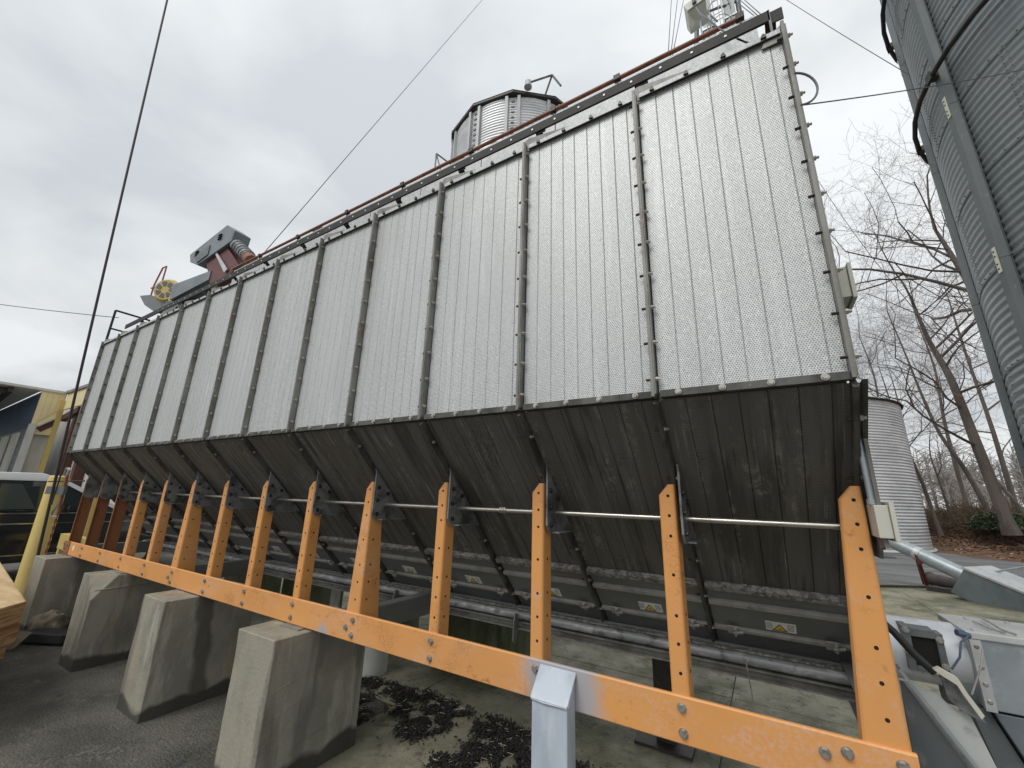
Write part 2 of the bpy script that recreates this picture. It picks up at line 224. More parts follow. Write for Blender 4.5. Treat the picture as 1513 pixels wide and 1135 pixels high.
MT['twig'] = mat('winter_twigs', (.25, .215, .205), .95)
MT['farwood'] = mat('hazed_far_twigs', (.26, .245, .24), 1.0)  # distance haze put into a paler, greyer twig colour
MT['brush'] = mat('tangled_brown_brush', (.15, .105, .065), .95, 0, [((.09, .062, .04), (2, 2, 2), .42, .6, .8, 'w')])
MT['evergreen'] = mat('dull_green_leaves', (.075, .10, .045), .7, 0, [((.04, .06, .028), (3, 3, 3), .42, .6, .8, 'w')])
MT['leaf'] = mat('fallen_brown_leaves', (.36, .22, .15), .9, 0, [((.16, .085, .05), (9, 9, 9), .42, .6, .9, 'w'), ((.55, .42, .33), (17, 17, 17), .56, .68, .8, 'w')])
MT['wire'] = mat('dark_wire', (.09, .085, .09), .6)
MT['cable'] = mat('dark_steel_cable', (.035, .025, .028), .55, .3)
MT['lbl_white'] = mat('label_white', (.80, .79, .74), .6, 0, [((.45, .34, .30), (40, 40, 40), .55, .68, .6, 'w')])
MT['lbl_yel'] = mat('label_yellow', (.80, .55, .04), .6)
MT['lbl_blk'] = mat('label_black', (.03, .03, .03), .6)
MT['pink'] = mat('faded_red_tube', (.35, .10, .12), .5)

# ------------------------------------------------------------------ mesh helpers
ORG = {}
class MB:
    def __init__(s): s.v = []; s.f = []
    def add(s, vs, fs):
        n = len(s.v); s.v += [Vector(v) for v in vs]; s.f += [tuple(i+n for i in q) for q in fs]; return s
    def box(s, x0, x1, y0, y1, z0, z1):
        return s.add([(x, y, z) for z in (z0, z1) for y in (y0, y1) for x in (x0, x1)],
                     [(0, 2, 3, 1), (4, 5, 7, 6), (0, 1, 5, 4), (2, 6, 7, 3), (0, 4, 6, 2), (1, 3, 7, 5)])
    def obox(s, c, ax, ay, az):
        c = Vector(c); ax, ay, az = Vector(ax), Vector(ay), Vector(az)
        return s.add([c+ax*i+ay*j+az*k for k in (-1, 1) for j in (-1, 1) for i in (-1, 1)],
                     [(0, 2, 3, 1), (4, 5, 7, 6), (0, 1, 5, 4), (2, 6, 7, 3), (0, 4, 6, 2), (1, 3, 7, 5)])
    def prism(s, pts, d):          # polygon (3D points) extruded by vector d
        pts = [Vector(p) for p in pts]; d = Vector(d); n = len(pts)
        return s.add(pts+[p+d for p in pts], [tuple(range(n))[::-1], tuple(range(n, 2*n))]+[(i, (i+1) % n, n+(i+1) % n, n+i) for i in range(n)])
    def frame(s, p0, p1):
        a = (Vector(p1)-Vector(p0)).normalized(); b = a.cross(Vector((0, 0, 1)))
        if b.length < .05: b = a.cross(Vector((1, 0, 0)))
        b.normalize(); return b, a.cross(b)
    def cyl(s, p0, p1, r, n=8, r2=None, caps=True):
        p0, p1 = Vector(p0), Vector(p1); b, c = s.frame(p0, p1); r2 = r if r2 is None else r2
        vs = [p0+(b*math.cos(2*PI*i/n)+c*math.sin(2*PI*i/n))*r for i in range(n)]+[p1+(b*math.cos(2*PI*i/n)+c*math.sin(2*PI*i/n))*r2 for i in range(n)]
        fs = [(i, (i+1) % n, n+(i+1) % n, n+i) for i in range(n)]
        if caps: fs += [tuple(range(n))[::-1], tuple(range(n, 2*n))]
        return s.add(vs, fs)
    def tube(s, pts, r, n=8, caps=True):
        pts = [Vector(p) for p in pts]; rs = r if isinstance(r, (list, tuple)) else [r]*len(pts)
        vs = []; b = None
        for i, p in enumerate(pts):
            a = (pts[min(i+1, len(pts)-1)]-pts[max(i-1, 0)]).normalized()
            if b is None: b, c = s.frame(Vector((0, 0, 0)), a)
            else:
                b = (b-a*b.dot(a)); b = b.normalized() if b.length > 1e-5 else s.frame(Vector((0, 0, 0)), a)[0]
                c = a.cross(b)
            vs += [p+(b*math.cos(2*PI*k/n)+c*math.sin(2*PI*k/n))*rs[i] for k in range(n)]
        fs = [(i*n+k, i*n+(k+1) % n, (i+1)*n+(k+1) % n, (i+1)*n+k) for i in range(len(pts)-1) for k in range(n)]
        if caps: fs += [tuple(range(n))[::-1], tuple(range((len(pts)-1)*n, len(pts)*n))]
        return s.add(vs, fs)
    def quad(s, a, b, c, d): return s.add([a, b, c, d], [(0, 1, 2, 3)])
    def mesh(s, name, m, o=Vector((0, 0, 0)), smooth=False, bev=0):
        me = bpy.data.meshes.new(name); me.from_pydata([tuple(v-o) for v in s.v], [], s.f); me.update()
        bm = bmesh.new(); bm.from_mesh(me)
        if bev:
            es = [e for e in bm.edges if len(e.link_faces) == 2 and e.calc_face_angle(0) > .6]
            bmesh.ops.bevel(bm, geom=es, offset=bev, segments=2, affect='EDGES', profile=.6)
        bmesh.ops.recalc_face_normals(bm, faces=bm.faces); bm.to_mesh(me); bm.free()
        if smooth:
            me.polygons.foreach_set('use_smooth', [True]*len(me.polygons))
            try: me.set_sharp_from_angle(angle=math.radians(38))
            except Exception: pass
        me.materials.append(MT[m]); return me
    def build(s, name, m, parent=None, smooth=False, bev=0, stuff=False):
        o = ORG[parent.name] if parent else Vector((0, 0, 0))
        ob = bpy.data.objects.new(name, s.mesh(name, m, o, smooth, bev)); C.objects.link(ob)
        if parent: ob.parent = parent
        ORG[ob.name] = o
        if stuff: ob['kind'] = 'stuff'
        return ob
def tag(o, label=None, cat=None, group=None, kind=None):
    for k, v in (('label', label), ('category', cat), ('group', group), ('kind', kind)):
        if v: o[k] = v
    return o
def thing(name, label, cat, loc, group=None):
    o = bpy.data.objects.new(name, None); C.objects.link(o); o.location = loc; o.empty_display_size = .2
    ORG[o.name] = Vector(loc); return tag(o, label, cat, group)
def solo(mb, name, m, label, cat, group=None, smooth=False, bev=0):     # a one-mesh thing with its origin at its base
    xs = [v.x for v in mb.v]; ys = [v.y for v in mb.v]; zs = [v.z for v in mb.v]
    o = Vector(((min(xs)+max(xs))/2, (min(ys)+max(ys))/2, min(zs)))
    ob = bpy.data.objects.new(name, mb.mesh(name, m, o, smooth, bev)); C.objects.link(ob); ob.location = o; ORG[ob.name] = o
    return tag(ob, label, cat, group)
def inst(name, me, loc, parent, rot=(0, 0, 0)):                         # another part that shares its mesh
    ob = bpy.data.objects.new(name, me); C.objects.link(ob); ob.parent = parent; ob.location = Vector(loc)-ORG[parent.name]
    ob.rotation_euler = rot; ORG[ob.name] = Vector(loc); return ob
def struct(mb, name, m, smooth=False):
    ob = mb.build(name, m, None, smooth); ob['kind'] = 'structure'; return ob

# ------------------------------------------------------------------ ground
g = MB(); nx = 60
g.quad((-400, -300, -.012), (400, -300, -.012), (400, 24, -.012), (-400, 24, -.012)); struct(g, 'ground', 'earth')
g = MB(); g.box(-60, 60, -40, 30, -.010, -.004); struct(g, 'asphalt_yard', 'asphalt')
g = MB(); g.add([(-1.5, 13.2, 0), (60, 11.0, 0), (60, 24, 0), (-1.5, 34, 0)], [(0, 1, 2, 3)]); struct(g, 'road', 'road')
pad = bpy.data.objects.new('concrete_pad', None); C.objects.link(pad); pad['kind'] = 'structure'; ORG[pad.name] = Vector((0, 0, 0))
ys = [1.95, 4.6, 7.3, 10.2, 13.1]; xs = [-8.6, -5.6, -2.75, -.45, 2.2, 4.9, 7.6]
for i in range(len(xs)-1):
    for j in range(len(ys)-1):
        if i == 0 and j == 0: pass
        y0 = ys[j]+(.0 if j else (.9 if xs[i] < -3 else 0))
        g = MB(); g.box(xs[i]+.005, xs[i+1]-.005, y0+.005, ys[j+1]-.005, -.003, .004+.001*((i+j) % 2)); g.build('slab', 'pad', pad)
# bank beyond the road, running back into the wood
def bank_h(x, y):
    # distance beyond the road edge line (5.5,24.6)-(9.5,17.5)
    nxv, nyv = 7.1/8.15, 4.0/8.15
    d = (x-5.5)*nxv+(y-24.6)*nyv
    h = max(0, min(1, d/6.0)); h = h*h*(3-2*h)*1.05
    return h+.10*mnoise.noise(Vector((x*.6, y*.6, 0)))*min(1, max(0, d)) + (.0 if d < 0 else .0)
g = MB(); n = 70; X0b, X1b, Y0b, Y1b = -14, 46, 8, 68
for j in range(n+1):
    for i in range(n+1):
        x = X0b+(X1b-X0b)*i/n; y = Y0b+(Y1b-Y0b)*j/n; d = (x-5.5)*.871+(y-24.6)*.491
        g.v.append(Vector((x, y, bank_h(x, y)-(.02 if d < -.3 else -.012))))
keep = lambda x, y: (x-5.5)*.871+(y-24.6)*.491 > -.9
for j in range(n):
    for i in range(n):
        x = X0b+(X1b-X0b)*(i+.5)/n; y = Y0b+(Y1b-Y0b)*(j+.5)/n
        if keep(x, y): a = j*(n+1)+i; g.f.append((a, a+1, a+n+2, a+n+1))
struct(g, 'leafy_bank', 'bank', True)
g = MB(); g.add([(-200, 66, .85), (300, 66, .85), (400, 700, 2.5), (-400, 700, 2.5)], [(0, 1, 2, 3)]); struct(g, 'field', 'field')
g = MB(); g.add([(-400, 24, -.02), (-12, 24, -.02), (-12, 66.5, .8), (-400, 66.5, .8)], [(0, 1, 2, 3)]); struct(g, 'rough_ground', 'earth')

# ------------------------------------------------------------------ grain dryer
X0 = -12.527; XR = lambda i: X0+i
D, ZB, ZT, YB = 2.6607, .6408, 3.095, 3.0453
ZBT, ZBB = -1.135, -1.387
DC = 9.8                                            # front + back face sum: mirror plane at y = 4.9
dr = thing('grain_dryer', 'long galvanised grain dryer with thirteen perforated bays on orange posts', 'grain dryer', W(X0+6.5, 4.9, ZBB))
def panel_mesh(name, m, L0, L1, ng=8, depth=.0035, wid=.5*S*0+.004, seedv=0, pleat=.0):
    rnd = random.Random(seedv); x0, x1 = .02*S, .98*S; xs_ = [(x0, 0)]
    for k in range(1, ng+1):
        c = x0+(x1-x0)*(k/(ng+.55)+rnd.uniform(-.006, .006))
        xs_ += [(c-wid, -pleat), (c, depth), (c+wid*.5, 0)]
    xs_.append((x1, 0)); g = MB(); nz_ = 2
    for j in range(nz_+1):
        z = L0+(L1-L0)*j/nz_
        g.v += [Vector((x, y, z)) for x, y in xs_]
    m_ = len(xs_)
    g.f += [(j*m_+i, j*m_+i+1, (j+1)*m_+i+1, (j+1)*m_+i) for j in range(nz_) for i in range(m_-1)]
    me = bpy.data.meshes.new(name); me.from_pydata([tuple(v) for v in g.v], [], g.f); me.materials.append(MT[m]); return me
up_me = [panel_mesh('perforated_panel', 'perf', .02, (ZT-ZB)*S, seedv=k, ng=8 if k else 7, depth=.0030, pleat=.0012) for k in range(2)]
L1, L2, L3, L4 = 1.754*S, 1.966*S, 2.305*S, 2.60*S
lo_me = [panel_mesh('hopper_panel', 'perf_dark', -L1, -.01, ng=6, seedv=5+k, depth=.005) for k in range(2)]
R45 = (math.radians(45), 0, 0)
sl = lambda i, l, off=0: W(XR(i), D, ZB)+Vector((0, l*.70711-off*.70711, -l*.70711-off*.70711))   # on the sloping face, l metres down, off metres proud
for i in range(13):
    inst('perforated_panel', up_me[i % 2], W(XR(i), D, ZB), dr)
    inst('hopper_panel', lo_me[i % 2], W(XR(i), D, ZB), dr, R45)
# ribs
rw = .062*S
g = MB(); g.box(-.018*S, .002*S, -rw, .02, 0, (ZT-ZB+.06)*S); g.box(.002*S, .010*S, -rw*.9, .02, .01, (ZT-ZB+.03)*S); rib_me = g.mesh('rib', 'rib')
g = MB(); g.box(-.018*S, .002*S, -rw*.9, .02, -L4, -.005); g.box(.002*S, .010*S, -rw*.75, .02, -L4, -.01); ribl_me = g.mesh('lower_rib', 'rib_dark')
def hexbolt(axis, r=.0085, h=.007, wr=.0125, n=6):
    g = MB(); a = Vector(axis); g.cyl((0, 0, 0), a*.0025, wr, 10); g.cyl(a*.0025, a*(.0025+h), r, n); return g
def two_tone(name, m1, m2):
    g = MB(); g.cyl((-.030, 0, 0), (-.011, 0, 0), .0058, 6); n1_ = len(g.f); g.cyl((.006, 0, 0), (.015, 0, 0), .0092, 6); g.cyl((.015, 0, 0), (.024, 0, 0), .0050, 6)
    me = g.mesh(name, m1); me.materials.append(MT[m2])
    for p_ in me.polygons:
        if p_.center.x > 0: p_.material_index = 1
    return me
ribbolt_me = two_tone('rib_bolt', 'bolt_dark', 'bolt_bright'); ribboltd_me = two_tone('rib_bolt', 'bolt_dark', 'bolt')
for i in range(14):
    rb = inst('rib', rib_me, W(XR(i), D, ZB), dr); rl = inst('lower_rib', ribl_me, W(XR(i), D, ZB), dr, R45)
    zs_ = [.117+.2525*k for k in range(10)]
    if i >= 3:
        for z in zs_: inst('rib_bolt', ribbolt_me, W(XR(i), D-.036, ZB+z), rb)
        for k in range(6):
            q = inst('rib_bolt', ribboltd_me if k != 1 else ribbolt_me, (0, 0, 0), rl); q.location = (0, -.036*S, -(.22+.42*k)*S)
    else:
        g = MB()
        for z in zs_:
            c = W(XR(i), D-.036, ZB+z); g.cyl(c-Vector((.02, 0, 0)), c+Vector((.026, 0, 0)), .0085, 6)
        g.build('rib_bolts', 'bolt_dark', dr, stuff=True)
# break-line angle, top trim, clips, peak plates
bolt_y = hexbolt((0, -1, 0)).mesh('flange_bolt', 'bolt')
for i in range(13):
    g = MB(); a, b_ = W(XR(i)+.03, D-.035, ZB), W(XR(i+1)-.022, D+.01, ZB+.042)
    g.box(a.x, b_.x, a.y, b_.y, a.z-.001, b_.z); br = g.build('bend_flange', 'rib_dark', dr)
    for k in range(4):
        if i >= 4: inst('flange_bolt', bolt_y, W(XR(i)+.14+.245*k, D-.036, ZB+.022), br)
    g = MB(); a, b_ = W(XR(i)+.03, D-.03, ZT-.012), W(XR(i+1)-.022, D+.02, ZT+.040)
    g.box(a.x, b_.x, a.y, b_.y, a.z+.006, b_.z); tr = g.build('top_trim', 'bin_panel', dr)
    g = MB(); g.box(a.x+.001, b_.x-.001, a.y-.002, a.y+.01, a.z+.001, a.z+.0055); g.build('drip_edge', 'darkrail', tr)
    if i >= 3:
        for k in range(4):
            c = W(XR(i)+.13+.25*k, D-.045, ZT+.02); g = MB()
            g.prism([c+Vector((-.010, 0, -.006)), c+Vector((.011, 0, -.010)), c+Vector((.009, 0, .003)), c+Vector((.001, 0, .014)), c+Vector((-.006, 0, .006))], (0, .012, 0))
            g.build('clip', 'bolt_dark', tr)
    p = W(XR(i), D-.02, ZT-.02); g = MB()
    g.prism([p, p+Vector((.42*S, 0, .062*S)), p+Vector((.42*S, 0, .078*S)), p+Vector((.02*S, 0, .145*S)), p+Vector((-.018*S, 0, .125*S))], (0, .006, 0)); g.build('peak_plate', 'rib', dr)
p = W(XR(13), D-.02, ZT-.06); g = MB(); g.prism([p, p+Vector((0, 0, .15*S)), p+Vector((-.12*S, 0, .05*S)), p+Vector((-.14*S, 0, -.0*S))], (0, .006, 0)); g.build('peak_plate', 'rib', dr)
# body behind the skins
g = MB()
prof = [(D+.03, ZB-.02), (D+.03, ZT), (3.32, ZT+.04), (DC-3.32, ZT+.04), (DC-D-.03, ZT), (DC-D-.03, ZB-.02), (5.33, -1.16), (4.53, -1.19)]
g.prism([W(XR(0)+.03, y, z) for y, z in prof], (12.94*S, 0, 0)); g.build('dryer_body', 'door', dr)
for i in range(4, 13):            # upright wet-bin wall above the deck
    x0, x1 = XR(i)+.006, XR(i+1)-.006
    if i == 12: x1 = .41
    a, b_ = W(x0, 3.27, ZT+.03), W(x1, 3.31, 4.17); g = MB(); g.box(a.x, b_.x, a.y, b_.y, a.z, b_.z); g.build('bin_wall_panel', 'bin_panel', dr)
a, b_ = W(XR(4)+.02, 3.32, ZT+.045), W(.40, DC-3.3, 4.14); g = MB(); g.box(a.x, b_.x, a.y, b_.y, a.z, b_.z); g.build('wet_bin', 'bin_panel', dr)
a, b_ = W(.41, 3.30, ZT+.04), W(.47, 3.5, 3.52); g = MB(); g.box(a.x, b_.x, a.y, b_.y, a.z, b_.z); g.build('corner_plate', 'bin_panel', dr)
# overhead rail, its brackets, copper-brown pipe
g = MB(); a, b_ = W(-12.45, 2.88, 3.555), W(.45, 2.90, 3.655); g.box(a.x, b_.x, a.y, b_.y, a.z, b_.z)
g.box(a.x, b_.x, b_.y, b_.y+.03, b_.z-.006, b_.z); rail = g.build('overhead_rail', 'darkrail', dr)
g = MB()
for k in range(44):
    c = W(-10.6+.25*k, 2.879, 3.60)
    if k % 1 == 0: g.cyl(c, c-Vector((0, .003, 0)), .0065, 8)
g.build('rail_hole', 'white', rail, stuff=True)
for i in range(13):
    x = XR(i)+.98-.0; p0, p1 = W(x, 2.9, 3.60), W(x, 3.20, 3.36); d = (p1-p0); up = Vector((0, .4, .9)).normalized()
    g = MB(); g.obox((p0+p1)/2, Vector((.022, 0, 0)), d*.5, up*.004); g.box(p0.x-.004, p0.x+.05, p0.y-.002, p0.y+.004, p0.z-.04, p0.z+.03); g.build('rail_bracket', 'darkrail', dr)
g = MB(); g.box(W(.44, 0, 0).x, W(.455, 0, 0).x, W(0, 2.88, 0).y, W(0, 2.9, 0).y, W(0, 0, 3.2).z, W(0, 0, 3.66).z); g.build('rail_bracket', 'rib', dr)
g = MB(); g.tube([W(-8.6, 3.27, 4.235), W(-5, 3.27, 4.225), W(.33, 3.27, 4.215)], .0135, 10); pp = g.build('roof_pipe', 'rust', dr, True)
for x in (-7.6, -6.4, -5.1, -3.9, -2.7, -1.55, -.82, .30):
    g = MB(); c = W(x, 3.27, 4.225); g.box(c.x-.02, c.x+.02, c.y-.017, c.y+.017, c.z-.02, c.z+.017); g.box(c.x-.004, c.x+.004, c.y-.004, c.y+.01, c.z-.05, c.z); g.build('pipe_clamp', 'darkiron', pp)
for x, mm in ((-6.15, 'darkiron'), (-3.05, 'darkiron')):        # capped vents peeping over the wall
    g = MB(); c = W(x, 3.5, 4.15); rr = .075
    for k, (r_, z_) in enumerate([(rr, 0), (rr, .09), (rr*.8, .14), (rr*.35, .16)]): pass
    g.cyl(c, c+Vector((0, 0, .15)), rr, 10); g.cyl(c+Vector((0, 0, .15)), c+Vector((0, 0, .19)), rr, 10, rr*.5); g.build('roof_vent', mm, dr, True)
# hand rail on the far end
g = MB(); P = [W(X0, 2.66, 3.15), W(X0, 2.66, 3.95), W(X0, 3.30, 3.95), W(X0, 3.30, 3.2)]
for a, b_ in zip(P, P[1:]): g.cyl(a, b_, .014, 6)
g.cyl(W(X0, 2.66, 3.5), W(X0, 3.3, 3.5), .012, 6); g.build('hand_rail', 'darkrail', dr, True)
# lower sheets with ledges, latches, warning labels
def slope_box(x0, x1, l0, l1, o0, o1):
    g = MB(); pts = []
    for (l, o) in ((l0, o0), (l1, o0), (l1, o1), (l0, o1)): q = sl(0, l, o); pts.append(Vector((x0*S, q.y, q.z)))
    return g.prism(pts, ((x1-x0)*S, 0, 0))
lab_x = {12: -.113, 11: -1.117, 10: -2.12, 9: -3.12, 8: -4.14, 7: -5.15, 6: -6.15, 5: -7.15}
for i in range(13):
    x0, x1 = XR(i)+.03, XR(i+1)-.022
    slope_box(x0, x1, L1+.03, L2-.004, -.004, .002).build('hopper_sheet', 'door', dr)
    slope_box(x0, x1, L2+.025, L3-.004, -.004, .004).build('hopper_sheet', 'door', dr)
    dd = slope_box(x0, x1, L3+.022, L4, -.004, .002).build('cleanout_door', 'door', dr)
    slope_box(x0, x1, L1, L1+.030, -.002, .030).build('husk_ledge', 'husk_ledge', dr)
    slope_box(x0, x1, L2, L2+.024, -.002, .022).build('sheet_ledge', 'ledge', dr)
    slope_box(x0, x1, L3, L3+.021, -.002, .020).build('door_ledge', 'ledge', dr)
    if i >= 3:
        for xx, kx in ((x0+.10, 1), (x1-.18, -1)):
            g = slope_box(xx, xx+.085, L3-.028, L3+.030, .020, .026)
            c = sl(0, L3, .03); c.x = (xx+.06)*S
            g.obox(c, (.006, 0, .003*kx), Vector((0, .02, -.02)), Vector((0, -.006, -.006)))
            g.obox(c+Vector((.012, -.004, -.004)), (.022, 0, .004), Vector((0, .004, -.004)), Vector((0, -.003, -.003)))
            g.build('latch', 'ledge', dd)
    if i in lab_x:
        lx = lab_x[i]; lb = slope_box(lx, lx+.205, L3-.088, L3-.020, .004, .0055).build('warning_label', 'lbl_white', dr)
        def tri(c0, h, off, m, nm):
            g = MB(); pts = []
            for (tx, tl) in ((-.62*h, .5*h), (.62*h, .5*h), (0, -.5*h)):
                q = sl(0, L3-.050+tl, off); pts.append(Vector((c0*S+tx, q.y, q.z)))
            q = Vector((0, -.0004, -.0004)); g.prism(pts, q); g.build(nm, m, lb)
        tri(lx+.095, .052, .0062, 'lbl_blk', 'triangle_border'); tri(lx+.095, .038, .0068, 'lbl_yel', 'triangle')
        g = MB()
        for dx in (.004, .145):
            for k in range(5):
                g2 = slope_box(lx+dx, lx+dx+.045, L3-.078+.010*k, L3-.0755+.010*k, .0057, .0061); g.add(g2.v, g2.f)
        g2 = slope_box(lx+.085, lx+.108, L3-.045, L3-.040, .0073, .0076); g.add(g2.v, g2.f)
        g.build('print', 'lbl_blk', lb)
# gusset plates, posts, tie rod
gb = hexbolt((1, 0, 0), .009, .008, .013).mesh('gusset_bolt', 'bolt_dark')
for i in range(14):
    x = XR(i)+.028
    pts = [(3.10, .20), (3.035, .25), (3.035, -.20), (3.075, -.25), (3.50, -.25)]
    pts = [(D+.36, ZB-.36-.03), (3.035, .20), (3.035, -.205), (3.08, -.265), (D+ZB+.265-.035, -.265)]
    g = MB(); g.prism([W(x, y, z) for y, z in pts], (.008, 0, 0)); 
    g.box(W(x, 0, 0).x+.008, W(x, 0, 0).x+.045, W(0, 3.12, 0).y, W(0, 3.44, 0).y, W(0, 0, -.265).z, W(0, 0, -.255).z)
    gp = g.build('gusset_plate', 'gusset', dr)
    for (y, z) in ((3.085, .06), (3.085, -.07), (3.095, -.205), (3.22, -.0), ):
        if i >= 2: inst('gusset_bolt', gb, W(x, y, z)+Vector((.008, 0, 0)), gp)
def post(i, wide=False, flip=False):
    x = XR(i); lv = []
    ztop, zch = .117, .043
    wt = .107; wb = .205 if wide else .107; ft, fb = .13, (.27 if wide else .15)
    for z in (ZBB+.03, zch, ztop):
        k = (z-ZBB)/(zch-ZBB) if z < zch else 1
        wd = wb+(wt-wb)*k; fl = fb+(ft-fb)*k
        if z == ztop: wd = .045
        lv.append((z, x-wd, x, fl))
    rc = .022; th = .014
    g = MB(); secs = []
    for z, xl, xr, fl in lv:
        if not flip:
            o = [(xl, YB+fl*.55), (xl, YB+.012), (xl+.01, YB)] + [(xr-rc+rc*math.sin(a), YB+rc-rc*math.cos(a)) for a in (0, PI/8, PI/4, 3*PI/8, PI/2)] + [(xr, YB+fl)]
            inn = [(xr-th, YB+fl), (xr-th, YB+rc+th*.3), (xr-rc, YB+th), (xl+th, YB+th), (xl+th, YB+fl*.55)]
        else:
            xl = x-.10; o = [(xl, YB+.20), (xl, YB+rc), (xl+rc, YB), (xl+.055, YB)]; inn = [(xl+.055, YB+th), (xl+rc, YB+th), (xl+th, YB+rc), (xl+th, YB+.20)]
        secs.append([W(a, b__, z) for a, b__ in o+inn])
    m_ = len(secs[0]); g.v = [p for s_ in secs for p in s_]
    g.f = [(j*m_+k, j*m_+(k+1) % m_, (j+1)*m_+(k+1) % m_, (j+1)*m_+k) for j in range(2) for k in range(m_)]+[tuple(range(m_))[::-1], tuple(range(2*m_, 3*m_))]
    ob = g.build('post', 'orange_rust_shaded' if i <= 2 else 'orange', dr, True)
    if not flip:
        g = MB()
        for z in (.04, -.09, -.22, -.46, -.70, -.86, -1.02):
            k = (z-ZBB)/(zch-ZBB); wd = wb+(wt-wb)*k
            c = W(x-wd*.42-(.0), YB-.001, z); g.cyl(c, c+Vector((0, .0006, 0)), .0062, 12)
            if z < -.3:
                c = W(x+.0008, YB+.075, z); g.cyl(c, c+Vector((.0006, 0, 0)), .0062, 12)
        g.build('bolt_holes', 'hole', ob, stuff=True)
for i in range(14): post(i, wide=i in (5, 9, 13), flip=i <= 2)
g = MB(); g.cyl(W(XR(2), 3.2, -.112), W(XR(13)-.03, 3.2, -.112), .0115, 10); rod = g.build('tie_rod', 'rod', dr, True)
c = W(-2.0, 3.2, -.112); g = MB()
for k in (-1, 0, 1): g.cyl(c+Vector((k*.014-.005, 0, 0)), c+Vector((k*.014+.005, 0, 0)), .0165, 6)
g.build('rod_coupling', 'rod', rod)
# long beam (channel) and its bolts
g = MB(); xa, xb = XR(0)-.15, XR(13)+.012
sec = [(YB-.004, ZBB+.008), (YB-.004, ZBT-.008), (YB+.004, ZBT), (YB+.022, ZBT), (YB+.022, ZBT-.014), (YB+.012, ZBT-.02), (YB+.012, ZBB+.02), (YB+.022, ZBB+.014), (YB+.022, ZBB), (YB+.004, ZBB)]
sec = [(y-.012, z) for y, z in sec]
g.prism([W(xa, y, z) for y, z in sec], ((xb-xa)*S, 0, 0)); beam = g.build('beam', 'beam', dr)
bb = hexbolt((0, -1, 0), .0125, .010, .017).mesh('beam_bolt', 'bolt')
for i in range(14):
    for z in (-1.195, -1.325):
        if i == 12 and z < -1.3: pass
        if i in (13,) and z < -1.3: continue
        if i == 11 and z < -1.3: continue
        inst('beam_bolt', bb, W(XR(i)-.05, YB-.016, z), beam)
    if i in (5, 9): inst('beam_bolt', bb, W(XR(i)-.14, YB-.016, -1.27), beam)
inst('beam_bolt', bb, W(.115, YB-.016, -1.225), beam); inst('beam_bolt', bb, W(.21, YB-.016, -1.20), beam)
g = MB(); a, b_ = W(xa-.006, YB-.03, ZBB-.005), W(xa+.33, YB-.0165, ZBT+.002); g.box(a.x, b_.x, a.y, b_.y, a.z, b_.z); ep = g.build('splice_plate', 'orange_rust_shaded', dr)
for dx, z in ((.05, -1.18), (.05, -1.33), (.12, -1.26), (.25, -1.2), (.27, -1.33)):
    inst('beam_bolt', bb, W(xa+dx, YB-.031, z), ep)
g = MB(); c = W(-12.1, YB-.017, -1.235); g.cyl(c, c-Vector((0, .001, 0)), .030, 20); g.build('round_sticker', 'lbl_white', beam)
# cross channels below, outlet trough
for i in (1, 5, 9, 13):
    g = MB(); x = XR(i)-.19 if i != 13 else XR(i)-.12; a, b_ = W(x, YB+.16, -1.36), W(x+.14, 6.7, -1.14)
    g.box(a.x, b_.x, a.y, b_.y, b_.z-.008, b_.z); g.box(b_.x-.008, b_.x, a.y, b_.y, a.z, b_.z-.008); g.box(a.x, b_.x-.008, a.y, b_.y, a.z, a.z+.008)
    g.build('cross_channel', 'door', dr)
g = MB(); sec = [(4.40, -1.16), (4.40, -1.175), (4.52, -1.19), (4.64, -1.30), (4.78, -1.36), (5.05, -1.36), (5.22, -1.30), (5.30, -1.17)]
g.prism([W(XR(0)+.05, y, z) for y, z in sec], (12.9*S, 0, 0)); g.build('outlet_trough', 'door', dr)
g = MB(); sec = [(4.33, -1.175), (4.33, -1.19), (4.48, -1.19), (4.48, -1.175)]
g.prism([W(XR(0)+.05, y, z) for y, z in sec], (12.83*S, 0, 0)); g.build('dusty_shelf', 'husk_ledge', dr)
g = MB(); g.tube([W(XR(0)+.1, 4.27, -1.225), W(.40, 4.27, -1.22)], .026, 12); g.build('sweep_pipe', 'sweep', dr, True)
g = MB(); sec = [(4.25, -1.28), (4.33, -1.27), (4.33, -1.33), (4.30, -1.345), (4.22, -1.345), (4.22, -1.332), (4.29, -1.33), (4.29, -1.285), (4.25, -1.29)]
g.prism([W(XR(0)+.05, y, z) for y, z in sec], (12.88*S, 0, 0)); g.build('lower_channel', 'rib', dr)
for x in (-2.42, -4.2, -6.3):
    g = MB(); c = W(x, 4.17, -1.28); g.prism([c+Vector((-.004, 0, .06)), c+Vector((-.004, .05, .045)), c+Vector((-.004, .04, -.04)), c+Vector((-.004, .01, -.12)), c+Vector((-.004, -.02, -.10)), c+Vector((-.004, -.015, 0))], (.008, 0, 0)); g.build('hanger_plate', 'door', dr)
g = MB(); c = W(-.28, 4.18, -1.22); g.tube([c+Vector((.02, 0, .02)), c, c+Vector((.01, -.01, -.12)), c+Vector((.012, -.01, -.20))], .0035, 6); g.cyl(c+Vector((.012, -.01, -.2)), c+Vector((.012, -.01, -.215)), .012, 6); g.build('hanging_rod', 'bolt', dr)
